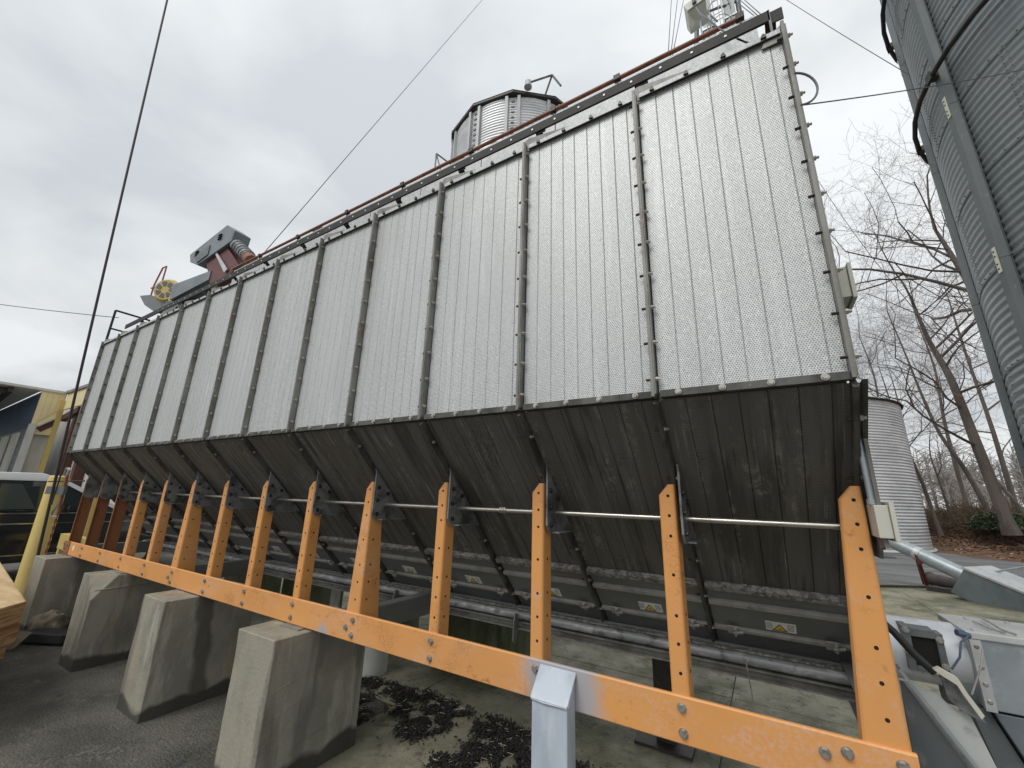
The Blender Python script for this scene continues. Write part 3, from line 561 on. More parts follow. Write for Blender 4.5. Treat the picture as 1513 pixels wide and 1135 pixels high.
# end wall strip and end-mounted boxes
g = MB(); g.prism([W(XR(13)+.03, D+.0, ZB), W(XR(13)+.03, D+.09, ZB), W(XR(13)+.03, 4.49, -1.1), W(XR(13)+.03, 4.40, -1.12)], (.014, 0, 0)); g.build('end_flange', 'rib_dark', dr)
g = MB(); a, b_ = W(XR(13)+.032, 2.93, -.20), W(XR(13)+.05, 3.02, .42); g.box(a.x, b_.x, a.y, b_.y, a.z, b_.z); es = g.build('end_strip', 'rib', dr)
def jbox(x0, x1, y0, y1, z0, z1, nm='junction_box'):
    g = MB(); a, b_ = W(x0, y0, z0), W(x1-.022, y1, z1); g.box(a.x, b_.x, a.y, b_.y, a.z, b_.z); j = g.build(nm, 'beige', dr, bev=.003)
    g = MB(); a, b_ = W(x1-.020, y0-.015, z0-.015), W(x1, y1+.015, z1+.015); g.box(a.x, b_.x, a.y, b_.y, a.z, b_.z); g.build('lid', 'beige', j, bev=.002); return j
jbox(.485, .60, 2.88, 3.10, 1.20, 1.40); jbox(.485, .565, 2.90, 3.10, -.15, .015)
g = MB(); g.cyl(W(.493, 2.97, .43), W(.497, 2.97, .02), .0115, 10); g.cyl(W(.497, 2.97, .045), W(.497, 2.97, .017), .016, 10)
g.cyl(W(.493, 2.97, .43), W(.48, 3.02, .55), .011, 10); g.build('conduit', 'zinc', dr, True)
g = MB(); g.tube([W(.452+.10*math.sin(PI*k/16), 2.5+.04*math.sin(PI*k/16)-.02, 2.43+.125*math.cos(PI*k/16)) for k in range(17)], .0040, 8)
g.build('cable_loop', 'stiff', dr, True)

# ------------------------------------------------------------------ gear on the dryer roof
mo = thing('fill_auger_drive', 'yellow electric motor on a grey platform at the far end of the dryer roof', 'motor drive', W(-12.2, 3.6, 4.0))
g = MB(); g.prism([W(-14.45, 3.45, 5.17), W(-13.85, 3.45, 4.75), W(-12.9, 3.45, 4.32), W(-11.4, 3.45, 3.95), W(-11.55, 3.45, 4.32), W(-12.4, 3.45, 4.53), W(-13.6, 3.45, 4.99)], (0, .55*S, 0)); g.build('platform', 'darkgrey', mo)
def drum(c, ax, rr, ln, nm, m, par, n=20, r2=None):
    g = MB(); ax = Vector(ax).normalized(); g.cyl(c, c+ax*ln, rr, n, r2); return g.build(nm, m, par, True)
c = W(-12.45, 3.45, 4.81); ax = Vector((.55, -.83, -.05)).normalized()
md = drum(c-ax*.30, ax, .185, .30, 'motor_body', 'yellow_motor', mo)
drum(c, ax, .20, .05, 'fan_cover', 'yellow_motor', mo, r2=.165)
g = MB(); b1, c1 = g.frame(c, c+ax); fc = c+ax*.053
for k in range(7):
    a0, a1 = 2*PI*k/7+.13, 2*PI*(k+1)/7-.13
    g.prism([fc+(b1*math.cos(t_)+c1*math.sin(t_))*rr for t_, rr in ((a0, .065), (a0, .135), ((a0+a1)/2, .14), (a1, .135), (a1, .065))], ax*.002)
g.build('fan_slot', 'darkgrey', mo)
g = MB(); g.prism([W(-12.05, 3.4, 4.85), W(-10.0, 3.4, 4.67), W(-10.0, 3.4, 4.45), W(-11.95, 3.4, 4.42)], (0, .45*S, 0)); g.build('belt_guard', 'slate', mo)
g = MB(); a, b_ = W(-12.3, 3.47, 4.40), W(-12.06, 3.6, 4.66); g.box(a.x, b_.x, a.y, b_.y, a.z, b_.z); g.build('motor_foot', 'yellow_motor', mo)
g = MB(); q = [W(-13.75, 3.5, 4.85), W(-13.75, 3.5, 5.32), W(-13.45, 3.5, 5.79), W(-13.2, 3.5, 5.77), W(-13.2, 3.5, 5.17), W(-13.2, 3.5, 4.77)]
g.tube(q, .012, 6); g.cyl(W(-13.9, 3.5, 5.29), W(-13.0, 3.5, 5.17), .012, 6); g.build('handle_loop', 'pink', mo, True)
g = MB(); a, b_ = W(-11.6, 3.45, 3.05), W(-11.4, 3.6, 4.17); g.box(a.x, b_.x, a.y, b_.y, a.z, b_.z); a, b_ = W(-12.45, 3.45, 3.05), W(-12.3, 3.6, 4.17); g.box(a.x, b_.x, a.y, b_.y, a.z, b_.z); g.build('stand', 'darkgrey', mo)
g = MB(); g.cyl(W(-12.2, 3.9, 4.32), W(-8.3, 3.9, 4.32), .11, 14); g.build('auger_tube', 'zinc', mo, True)
hd = thing('distributor_head', 'grey box spout head on a maroon duct above the dryer roof', 'spout', W(-9.4, 3.6, 4.07))
g = MB(); g.prism([W(-11.3, 3.35, 5.45), W(-9.6, 3.35, 5.68), W(-9.15, 3.35, 5.38), W(-9.2, 3.35, 5.13), W(-10.7, 3.35, 4.99), W(-11.15, 3.35, 5.20)], (0, .34*S, 0)); hb = g.build('head_box', 'slate', hd, bev=.01)
g = MB(); g.prism([W(-10.9, 3.33, 5.26), W(-10.2, 3.33, 5.35), W(-10.2, 3.33, 5.10), W(-10.7, 3.33, 5.04)], (0, .02*S, 0)); g.build('access_plate', 'darkgrey', hb)
g = MB()
for xx, zz in ((-9.85, 5.46), (-10.9, 5.36)):
    for k in range(3): a, b_ = W(xx, 3.32, zz-.05*k), W(xx+.13, 3.345, zz-.05*k+.022); g.box(a.x, b_.x, a.y, b_.y, a.z, b_.z)
g.build('louvre_slots', 'hole', hb, stuff=True)
g = MB(); g.prism([W(-10.45, 3.42, 5.05), W(-9.55, 3.42, 5.15), W(-8.75, 3.42, 4.45), W(-9.75, 3.42, 4.10)], (0, .25*S, 0)); g.build('duct', 'maroon', hd)
g = MB(); g.cyl(W(-9.25, 3.5, 5.12), W(-8.60, 3.5, 4.62), .085, 14); g.build('head_motor', 'gusset', hd, True)
g = MB()
for k in range(5): a = W(-9.15+.12*k, 3.5, 5.04-.092*k); b_ = W(-9.12+.12*k, 3.5, 5.017-.092*k); g.cyl(a, b_, .093, 14)
g.build('cooling_fins', 'darkgrey', hd)
g = MB(); g.prism([W(-9.95, 3.40, 5.08), W(-9.88, 3.40, 5.09), W(-9.15, 3.40, 4.45), W(-9.25, 3.40, 4.40)], (0, -.015, 0)); g.build('duct_batten', 'zinc_pale', hd)
g = MB(); g.cyl(W(-8.62, 3.5, 4.63), W(-8.42, 3.5, 4.48), .08, 12); g.build('rusty_collar', 'rust', hd)
ft = thing('flood_light', 'beige boxed floodlight on a thin stem above the near end of the dryer', 'floodlight', W(-.02, 3.8, 4.75))
g = MB(); ctr = W(-.045, 3.8, 5.27); ex = Vector((.97, 0, .25)).normalized()*.058; ez = Vector((-.2, .25, .95)).normalized()
g.obox(ctr, ex, Vector((0, .07, -.02)), ez*.052); hbx = g.build('housing', 'beige', ft, bev=.004)
g = MB(); b0 = ctr-ez*.053; g.add([b0-ex-Vector((0, .068, 0)), b0+ex-Vector((0, .068, 0)), b0+ex+Vector((0, .068, 0)), b0-ex+Vector((0, .068, 0)), b0-ez*.045-ex*.5, b0-ez*.045+ex*.5],
    [(0, 1, 5, 4), (2, 3, 4, 5), (1, 2, 5), (3, 0, 4)]); g.build('hood', 'beige', ft)
g = MB(); g.cyl(b0-ez*.04, W(.0, 3.8, 4.16), .006, 6); g.build('stem', 'zinc', ft)
g = MB(); g.tube([W(-.035, 3.65, 5.16), W(0, 3.45, 4.75), W(.05, 3.25, 4.38), W(.133, 3.25, 4.185), W(.19, 3.15, 3.95), W(.235, 2.95, 3.60), W(.29, 2.95, 3.52), W(.38, 3.24, 3.80)], .0045, 6); g.cyl(W(-.045, 3.66, 5.33), W(-.045, 3.66, 5.24), .013, 8); g.build('power_cable', 'darkgrey', ft, True)

# ------------------------------------------------------------------ concrete piers
PIER = [(-12.72, -12.02, 'farthest front concrete pier, at the left end of the orange beam', None), (-9.79, -9.20, 'second front concrete pier from the far end, with a curved chipped corner', 'chip'),
        (-7.34, -6.67, 'front concrete pier with a broad dark wet streak down its side', None), (-4.874, -4.214, 'nearest front concrete pier with a yellowish stain down its narrow face', None)]
rnd_p = random.Random(3)
def pier(x0, x1, y0, y1, zt, m, label, chip, grp):
    g = MB(); a, b_ = W(x0, y0, -2.70), W(x1, y1, zt)
    g.box(a.x, b_.x, a.y, b_.y, a.z-.01, b_.z); me = g.mesh('concrete_pier', m, Vector((a.x, a.y, 0)))
    bm = bmesh.new(); bm.from_mesh(me)
    if chip:
        c = Vector((b_.x-a.x, 0, b_.z)); bmesh.ops.bisect_plane(bm, geom=bm.verts[:]+bm.edges[:]+bm.faces[:], plane_co=c+Vector((-.07, .06, -.05)), plane_no=Vector((.6, -.62, .5)), clear_outer=True)
        bmesh.ops.holes_fill(bm, edges=[e for e in bm.edges if e.is_boundary])
    bmesh.ops.bevel(bm, geom=bm.edges[:], offset=.0045, segments=1, affect='EDGES')
    bmesh.ops.triangulate(bm, faces=[f_ for f_ in bm.faces if len(f_.verts) > 4])
    bmesh.ops.subdivide_edges(bm, edges=[e for e in bm.edges if e.calc_length() > .1], cuts=10, use_grid_fill=True)
    for v in bm.verts:
        n_ = mnoise.noise((v.co+a)*3)*.004+mnoise.noise((v.co+a)*16)*.0022; v.co += Vector((n_, n_, n_*.5))
    bm.to_mesh(me); bm.free(); ob = bpy.data.objects.new('concrete_pier', me); C.objects.link(ob); ob.location = (a.x, a.y, 0); ORG[ob.name] = Vector((a.x, a.y, 0))
    tag(ob, label, 'concrete pier', grp); return ob
for k, (x0, x1, lab, ch) in enumerate(PIER):
    pr_ = pier(x0, x1, 2.665, 3.80, ZBB-.012, 'concrete_streak' if k == 2 else 'concrete', lab, ch, 'front piers under the orange beam')
    if k in (1, 3):
        g = MB(); a, b_ = W(x1-.42, 2.96, ZBB-.013), W(x1-.02 if k == 1 else x1-.10, 3.35, ZBB-.001); g.box(a.x, b_.x, a.y, b_.y, a.z, b_.z); g.build('shim_plate', 'rib', pr_)
    if k == 3:      # sloping board marks left by the form
        for z_ in (-1.75, -1.98, -2.18, -2.36, -2.52):
            g = MB(); dz_ = rnd_p.uniform(-.03, .03); g.tube([W(x1+.0015, 2.70, z_-.10+dz_), W(x1+.002, 3.05, z_+dz_), W(x1+.001, 3.40+rnd_p.uniform(-.2, .3), z_+.07+dz_)], .0022, 5); g.build('casting_ridge', 'concrete', pr_)
    if k == 1:      # casting ridge on the side
        g = MB(); g.tube([W(x1+.003, 2.69, -1.60), W(x1+.005, 3.1, -1.585), W(x1+.003, 3.78, -1.565)], .006, 6); g.build('casting_ridge', 'concrete', pr_)
for k, (x0, x1, lab) in enumerate([(-11.9, -11.2, 'mossy rear pier at the far end under the dryer'), (-9.4, -8.7, 'second mossy rear pier from the far end under the dryer'), (-7.0, -6.3, 'third mossy rear pier from the far end under the dryer'), (-4.95, -3.66, 'nearest mossy green rear pier, widest of the rear row')]):
    pier(x0, x1, 5.9, 7.0, -1.51, 'mossy', lab, None, 'mossy piers behind the trough')
g = MB(); a, b_ = W(-1.40, 5.75, -2.69), W(-1.19, 5.95, -1.50); g.box(a.x, b_.x, a.y, b_.y, a.z, b_.z); a2, b2 = W(-1.62, 5.6, -2.69), W(-1.0, 6.05, -2.66); g.box(a2.x, b2.x, a2.y, b2.y, a2.z, b2.z)
solo(g, 'support_leg', 'darkiron', 'black square steel leg on a base plate under the trough', 'support leg')
# blue-grey post with slanted cap
ps = thing('steel_post', 'blue-grey painted square steel post with slanted cap against the orange beam', 'post', W(-1.395, 2.96, -2.7))
g = MB(); x0, x1 = -1.526, -1.265
sec = [(YB-.02, ZBT-.035), (2.885, -1.315), (2.885, -2.695), (YB-.02, -2.695)]
g.prism([W(x0, y, z) for y, z in sec], ((x1-x0)*S, 0, 0)); g.build('tube', 'post', ps, bev=.006)
g = MB(); sec = [(YB-.018, ZBT-.017), (2.880, -1.300), (2.870, -1.312), (YB-.018, ZBT-.031)]
g.prism([W(x0-.008, y, z) for y, z in sec], ((x1-x0+.016)*S, 0, 0)); g.build('cap', 'post', ps, bev=.003)
g = MB(); g.tube([W(x0+.0, 2.882, -1.318), W(x0+.1, 2.878, -1.321), W(x0+.2, 2.879, -1.317), W(x1, 2.882, -1.319)], .0045, 6); g.tube([W(x1+.002, 2.885, -1.318), W(x1+.003, 2.96, -1.235), W(x1+.002, YB-.02, -1.165)], .0045, 6); g.build('weld_bead', 'post', ps)

# ------------------------------------------------------------------ discharge auger and housing at the near end
ua = thing('discharge_auger', 'silver auger tube and riveted grey box housing at the dryer outlet', 'auger', W(1.1, 4.15, -2.7))
g = MB(); g.cyl(W(.42, 4.15, -.92), W(1.0, 4.15, -.92), .19*S, 32); g.build('tube', 'silver', ua, True)
g = MB()                                                             # inspection port
a, b_ = W(.675, 3.93, -1.00), W(.87, 4.1, -.745)
for (x0_, x1_, z0_, z1_) in ((.675, .715, -1.0, -.745), (.835, .87, -1.0, -.765), (.715, .835, -.80, -.752), (.715, .835, -1.0, -.97)):
    p, q = W(x0_, 3.935, z0_), W(x1_, 4.1, z1_); g.box(p.x, q.x, p.y, q.y, p.z, q.z)
pt = g.build('inspection_port', 'darkgrey', ua, bev=.002)
g = MB(); p, q = W(.715, 3.955, -.97), W(.835, 3.97, -.80); g.box(p.x, q.x, p.y, q.y, p.z, q.z); g.build('port_opening', 'hole', pt)
for (x_, z_) in ((.695, -.765), (.695, -.90), (.852, -.80), (.852, -.95)): inst('port_bolt', bolt_y, W(x_, 3.934, z_), pt)
hz = MB(); p, q = W(.98, 3.92, -1.135), W(2.6, 4.40, -.728); hz.box(p.x, q.x, p.y, q.y, p.z, q.z); hs = hz.build('housing', 'zinc', ua, bev=.003)
g = MB(); p, q = W(.972, 3.905, -.760), W(2.62, 4.42, -.722); g.box(p.x, q.x, p.y, q.y, p.z, q.z); ld = g.build('lid', 'zinc_pale', ua, bev=.003)
for x_, y_ in ((1.03, 3.97), (1.10, 4.33), (1.30, 4.35), (1.35, 3.96)):
    g = MB(); p = W(x_, y_, -.721); g.cyl(p, p+Vector((0, 0, .005)), .009, 8); g.build('lid_bolt', 'zinc_pale', ld)
g = MB(); g.tube([W(1.165, 4.30, -.70), W(1.16, 4.15, -.695), W(1.155, 3.97, -.70), W(1.20, 3.93, -.71)], .004, 6); g.tube([W(1.10, 4.22, -.712), W(1.115, 4.0, -.708), W(1.16, 3.95, -.712)], .0025, 6); g.build('lid_handle', 'bolt', ld)
g = MB(); p, q = W(.982, 3.900, -1.14), W(1.03, 3.918, -.764); g.box(p.x, q.x, p.y, q.y, p.z, q.z); fl = g.build('riveted_flange', 'zinc_pale', ua)
for z_ in (-.80, -.91, -1.0, -1.09):
    g = MB(); p = W(1.006, 3.90, z_); g.cyl(p, p-Vector((0, .004, 0)), .0085, 10, .005); g.build('rivet', 'bolt', fl, True)
g = MB(); g.prism([W(1.02, 3.93, -1.15), W(2.6, 3.93, -1.15), W(2.6, 3.93, -2.5), W(1.55, 3.93, -2.5)], (0, .45*S, 0)); g.build('lower_housing', 'slate', ua, bev=.003)
g = MB(); g.prism([W(.93, 3.98, -1.15), W(1.01, 3.98, -1.15), W(1.52, 3.98, -2.5), W(1.2, 3.98, -2.5)], (0, .35*S, 0)); g.build('side_channel', 'darkgrey', ua)
g = MB(); g.cyl(W(.86, 4.1, -1.08), W(.99, 4.1, -1.10), .07, 16); g.build('bearing_hub', 'darkgrey', ua, True)
g = MB(); g.tube([W(.975, 3.88, -.745), W(.93, 3.86, -.78), W(.905, 3.84, -.86), W(.855, 3.84, -.935)], .0035, 8); g.cyl(W(.93, 3.90, -.735), W(.99, 3.92, -.745), .012, 8); g.build('blue_wire', 'blue', ua, True)
g = MB(); g.tube([W(1.02, 3.86, -.80), W(.985, 3.84, -.90), W(.92, 3.84, -1.05)], .003, 6); g.build('tie_string', 'ledge', ua)
g = MB(); g.tube([W(.50, 3.5, -.64), W(.56, 3.5, -.70), W(.63, 3.5, -.80), W(.72, 3.5, -.90)], .013, 10); hz2 = g.build('hose', 'rubber', ua, True)
g = MB(); g.cyl(W(.705, 3.5, -.88), W(.745, 3.5, -.92), .018, 6); g.cyl(W(.745, 3.5, -.92), W(.775, 3.5, -.935), .014, 12); g.build('hose_fitting', 'bolt', hz2)
ch = thing('outlet_chute', 'pale grey folded chute and latch arm between the orange end post and housing', 'chute', W(.7, 3.45, -2.7))
g = MB(); g.prism([W(.545, 3.5, -.95), W(.60, 3.5, -.955), W(.62, 3.5, -.975), W(.70, 3.5, -.99), W(.735, 3.5, -1.03), W(.815, 3.5, -1.07), W(.90, 3.5, -1.40), W(.99, 3.5, -1.75), W(.90, 3.5, -1.75)], (0, .012, 0)); g.build('light_face', 'zinc_pale', ch)
g = MB(); g.prism([W(.535, 3.44, -.94), W(.55, 3.44, -.94), W(.92, 3.44, -1.60), W(1.0, 3.44, -1.80), W(.75, 3.44, -1.80), W(.53, 3.44, -1.30)], (0, -.010, 0)); g.build('dark_face', 'stiff', ch)
g = MB(); g.obox(W(.77, 3.42, -1.26), Vector((.235, 0, -.395))*S, Vector((0, .03, 0)), Vector((.004, 0, .0025))); g.build('folded_edge', 'zinc', ch)
g = MB(); g.prism([W(.685, 3.40, -.845), W(.71, 3.40, -.83), W(.775, 3.40, -.865), W(.80, 3.40, -.93), W(.845, 3.40, -1.02), W(.83, 3.40, -1.04), W(.785, 3.40, -.95), W(.765, 3.40, -.90), W(.71, 3.40, -.865)], (0, .025, 0)); g.build('latch_arm', 'beige', ch, bev=.0015)
g = MB(); g.prism([W(.72, 3.46, -.88), W(.79, 3.46, -.92), W(.86, 3.46, -1.07), W(.78, 3.46, -1.04), W(.73, 3.46, -.99)], (0, .015, 0)); g.build('latch_plate', 'gusset', ch)

# ------------------------------------------------------------------ transport auger lying on the pad
ta = thing('transport_auger', 'grey transport auger with maroon prop stand resting on the pad beyond the dryer', 'auger', (2.8, 12.8, 0))
A, B = Vector((1.70, 13.45, 1.30)), Vector((3.36, 12.05, .33)); d = (B-A).normalized()
g = MB(); g.cyl(A, B, .14, 24); at = g.build('tube', 'zinc', ta, True)
g = MB(); mid = A.lerp(B, .60); g.cyl(mid-d*.05, mid+d*.05, .147, 24); g.build('tube_collar', 'zinc_pale', at, True)
sdv = d.cross(Vector((0, 0, 1))).normalized(); upv = sdv.cross(d)
g = MB(); o_ = B+d*.9
g.prism([B-sdv*.42+upv*.24-d*.05, B-sdv*.42-upv*.28-d*.12, o_-sdv*.5-upv*.34, o_+d*.6-sdv*.5-upv*.20, o_+d*.6-sdv*.5+upv*.30], sdv*.92); g.build('intake_hopper', 'slate', ta, bev=.01)
g = MB(); g.prism([B-sdv*.44+upv*.245-d*.07, o_+d*.62-sdv*.52+upv*.305, o_+d*.62-sdv*.52+upv*.34, B-sdv*.44+upv*.28-d*.07], sdv*.96); g.build('hopper_lid', 'zinc_pale', ta)
g = MB(); q = A.lerp(B, .57)-Vector((0, .12, .13)); foot = Vector((2.80, 12.95, .05)); g.prism([q+Vector((-.05, -.06, .10)), q+Vector((.10, -.06, .06)), q+Vector((.05, -.06, -.10)), q+Vector((-.01, -.06, -.10))], (0, .03, 0)); g.cyl(q, foot, .035, 6); g.cyl(q+Vector((.05, .3, 0)), foot+Vector((.03, .35, 0)), .03, 6); g.build('prop_stand', 'maroon', ta)
g = MB(); g.tube([B+upv*.2+d*.05+Vector((1.9*k/12, .3*k/12, .30*math.sin(PI*.62*k/12))) for k in range(13)], .018, 8); g.build('lift_cable', 'zinc', ta, True)
g = MB(); g.cyl((1.4, 12.0, .035), (3.9, 13.6, .045), .025, 6); solo(g, 'iron_bar', 'darkiron', 'long thin dark iron bar lying across the green pad under the transport auger', 'iron bar')
g = MB(); g.obox((2.98, 12.55, .05), (.24, -.13, 0), (.05, .09, 0), (0, 0, .045)); solo(g, 'wood_block', 'darkiron', 'dark flat block on the pad below the foot of the maroon prop stand', 'block', bev=.006)
g = MB(); g.cyl((3.02, 13.55, .14), (3.55, 12.1, .13), .12, 16); g.cyl((3.0, 13.6, .14), (3.02, 13.55, .14), .135, 16); g.prism([(3.50, 12.35, .02), (3.66, 12.3, .02), (3.75, 11.7, .02), (3.55, 11.8, .02)], (0, 0, .06)); solo(g, 'old_pipe', 'pipe_brown', 'dull brown pipe lying on the pad left of the intake hopper', 'pipe', smooth=True)

# ------------------------------------------------------------------ corrugated bins
def cyl_sheet(C0, R, z0, z1, a0, a1, na, pitch, amp, per=6, flip=False):
    g = MB(); nz_ = int(round((z1-z0)/pitch*per))
    for j in range(nz_+1):
        z = z0+(z1-z0)*j/nz_; rr = R+amp*math.sin(2*PI*(z-z0)/pitch)
        for i in range(na+1):
            a = a0+(a1-a0)*i/na; g.v.append(Vector((C0[0]+rr*math.sin(a), C0[1]+rr*math.cos(a), z)))
    g.f = [(j*(na+1)+i, j*(na+1)+i+1, (j+1)*(na+1)+i+1, (j+1)*(na+1)+i) for j in range(nz_) for i in range(na)]
    return g
# tall silo on the right
SC = Vector((5.46, 6.66, 0)); SR = 2.79
si = thing('tall_silo', 'tall dark corrugated grain silo with channel stiffeners and wind rings at right', 'silo', SC)
P2a = math.atan2(SC.x-2.60*1.0, 1)  # placeholder
def az_on(azd):        # angle around the silo axis of the near intersection with a sight azimuth
    a = math.radians(azd); dx, dy = math.sin(a), math.cos(a); bq = dx*SC.x+dy*SC.y; q = bq*bq-(SC.x**2+SC.y**2-SR*SR)
    tt = bq-math.sqrt(max(q, 0)); return math.atan2(tt*dx-SC.x, tt*dy-SC.y)
aS2 = az_on(22.9); aS1 = aS2+ (2*PI/12); 
H = 1.117; z_off = -.06
ringz = [z_off+H*k for k in range(0, 13)]
npan = 6; da = 2*PI/npan
base_sheet = cyl_sheet((0, 0), SR, 0, H, 0, da, 26, H/11, .0085)
sh_me = base_sheet.mesh('wall_sheet', 'silo', smooth=True)
for k, z in enumerate(ringz):
    for p_ in range(npan):
        ob = bpy.data.objects.new('wall_sheet', sh_me); C.objects.link(ob); ob.parent = si
        ang = aS2+(PI/12)+(PI/6)*(k % 2)+p_*da
        ob.location = (0, 0, z); ob.rotation_euler = (0, 0, -ang)
# ring seams (dark lap line) and bolts
g = MB()
for z in ringz[1:]:
    n_ = 96
    for i in range(n_):
        a0, a1 = 2*PI*i/n_, 2*PI*(i+1)/n_
        p0, p1 = (SC.x+(SR+.010)*math.sin(a0), SC.y+(SR+.010)*math.cos(a0)), (SC.x+(SR+.010)*math.sin(a1), SC.y+(SR+.010)*math.cos(a1))
        g.quad((p0[0], p0[1], z-.008), (p1[0], p1[1], z-.008), (p1[0], p1[1], z+.004), (p0[0], p0[1], z+.004))
g.build('ring_lap', 'darkgrey', si)
g = MB()
for z in ringz[1:]:
    for i in range(110):
        a = 2*PI*i/110; dn = Vector((math.sin(a), math.cos(a), 0)); c = SC+dn*(SR+.008)+Vector((0, 0, z+.03)); g.cyl(c, c+dn*.012, .009, 5)
for k, z in enumerate(ringz):
    for p_ in range(npan):
        ang = aS2+(PI/12)+(PI/6)*(k % 2)+p_*da
        for e in (-.010, .012):
            for q in range(22):
                a = ang+e; dn = Vector((math.sin(a), math.cos(a), 0)); c = SC+dn*(SR+.006)+Vector((0, 0, z+H*(q+.5)/22)); g.cyl(c, c+dn*.010, .008, 5)
g.build('seam_bolts', 'rib', si, stuff=True)
for k in range(12):
    a = aS2+k*PI/6; dn = Vector((math.sin(a), math.cos(a), 0)); tn = Vector((math.cos(a), -math.sin(a), 0))
    for j in range(6):
        z0_, z1_ = ringz[0]+j*2*H+.02, ringz[0]+(j+1)*2*H+.014
        if j == 6: break
        g = MB(); cc = SC+dn*(SR+.012)
        w2, dp, th = .062, .075, .004
        prf = [(-w2-.025, 0), (-w2, 0), (-w2+.012, dp), (w2-.012, dp), (w2, 0), (w2+.025, 0), (w2+.025, th), (w2+th, th), (w2-.012+th, dp+th), (-w2+.012-th, dp+th), (-w2-th, th), (-w2-.025, th)]
        g.prism([cc+tn*x_+dn*y_+Vector((0, 0, z0_)) for x_, y_ in prf], (0, 0, z1_-z0_)); st = g.build('stiffener', 'stiff', si)
        g = MB(); g.obox(cc+dn*(dp+.008)+Vector((0, 0, z1_)), tn*.030, dn*.003, Vector((0, 0, .16))); sp_ = g.build('splice_plate', 'zinc_new' if k in (0, 1) else 'stiff', st)
        if k in (0, 1, 11):
            g = MB()
            for dz in (-.11, -.05, .05, .11): c = cc+dn*(dp+.011)+Vector((0, 0, z1_+dz))+tn*.008; g.cyl(c, c+dn*.003, .011, 10)
            g.build('splice_holes', 'hole', sp_, stuff=True)
for z in (7.20, 9.43, 11.6):                                        # tubular wind rings on brackets
    pts = []
    for k in range(12):
        a = aS2+k*PI/6; dn = Vector((math.sin(a), math.cos(a), 0)); pts.append(SC+dn*(SR+.15)+Vector((0, 0, z)))
        for q_ in (1, 2, 3):
            aa = a+q_*PI/24; dn = Vector((math.sin(aa), math.cos(aa), 0)); pts.append(SC+dn*(SR+.15)+Vector((0, 0, z)))
    pts.append(pts[0]); g = MB(); g.tube(pts, .030, 10, caps=False); wr = g.build('wind_ring', 'darkrail', si, True)
    for k in range(12):
        a = aS2+k*PI/6; dn = Vector((math.sin(a), math.cos(a), 0)); tn = Vector((math.cos(a), -math.sin(a), 0)); c = SC+dn*(SR+.14)+Vector((0, 0, z))
        g = MB(); g.obox(c-dn*.02, tn*.05, dn*.045, Vector((0, 0, .045))); g.obox(c+dn*.035, tn*.06, dn*.004, Vector((0, 0, .06))); g.build('ring_bracket', 'darkiron', wr)
g = MB(); zt_ = ringz[-1]+H
for i in range(48):
    a0, a1 = 2*PI*i/48, 2*PI*(i+1)/48; g.add([SC+Vector((3*math.sin(a0), 3*math.cos(a0), zt_)), SC+Vector((3*math.sin(a1), 3*math.cos(a1), zt_)), SC+Vector((0, 0, zt_+1.6))], [(0, 1, 2)])
g.build('roof', 'silo', si)
# small bin beyond
BC = Vector((1.33, 25.4, 0)); BR = 4.5
bi = thing('small_bin', 'squat bright corrugated bin with a low cone roof beyond the dryer', 'grain bin', BC)
for k in range(5):
    cyl_sheet(BC, BR, .02+.86*k, .02+.86*(k+1), 0, 2*PI, 72, .86/7, .014, per=6).build('wall_ring', 'silo_far', bi, True)
zt_ = 6.10
cyl_sheet(BC, BR, .02+.86*5, zt_, 0, 2*PI, 72, (zt_-.02-.86*5)/15, .014, per=6).build('wall_ring', 'silo_far', bi, True)
g = MB(); nr = 24
for i in range(nr):
    a0, a1 = 2*PI*i/nr, 2*PI*(i+1)/nr; am = (a0+a1)/2
    e = lambda a, r_, z_: BC+Vector((r_*math.sin(a), r_*math.cos(a), z_))
    g.add([e(a0, BR+.10, zt_-.02), e(a1, BR+.10, zt_-.02), e(a1, .4, zt_+1.75), e(a0, .4, zt_+1.75)], [(0, 1, 2, 3)])
    g.cyl(e(a0, BR+.12, zt_), e(a0, .4, zt_+1.80), .03, 4)
g.build('roof', 'bin_panel', bi)
g = MB(); g.tube([BC+Vector(((BR+.07)*math.sin(2*PI*i/64), (BR+.07)*math.cos(2*PI*i/64), zt_-.01)) for i in range(65)], .045, 6, caps=False); g.build('eave_ring', 'darkrail', bi)
g = MB(); g.tube([BC+Vector(((BR+.08)*math.sin(2*PI*i/64), (BR+.08)*math.cos(2*PI*i/64), .05)) for i in range(65)], .05, 6, caps=False); g.build('base_ring', 'offwhite', bi)
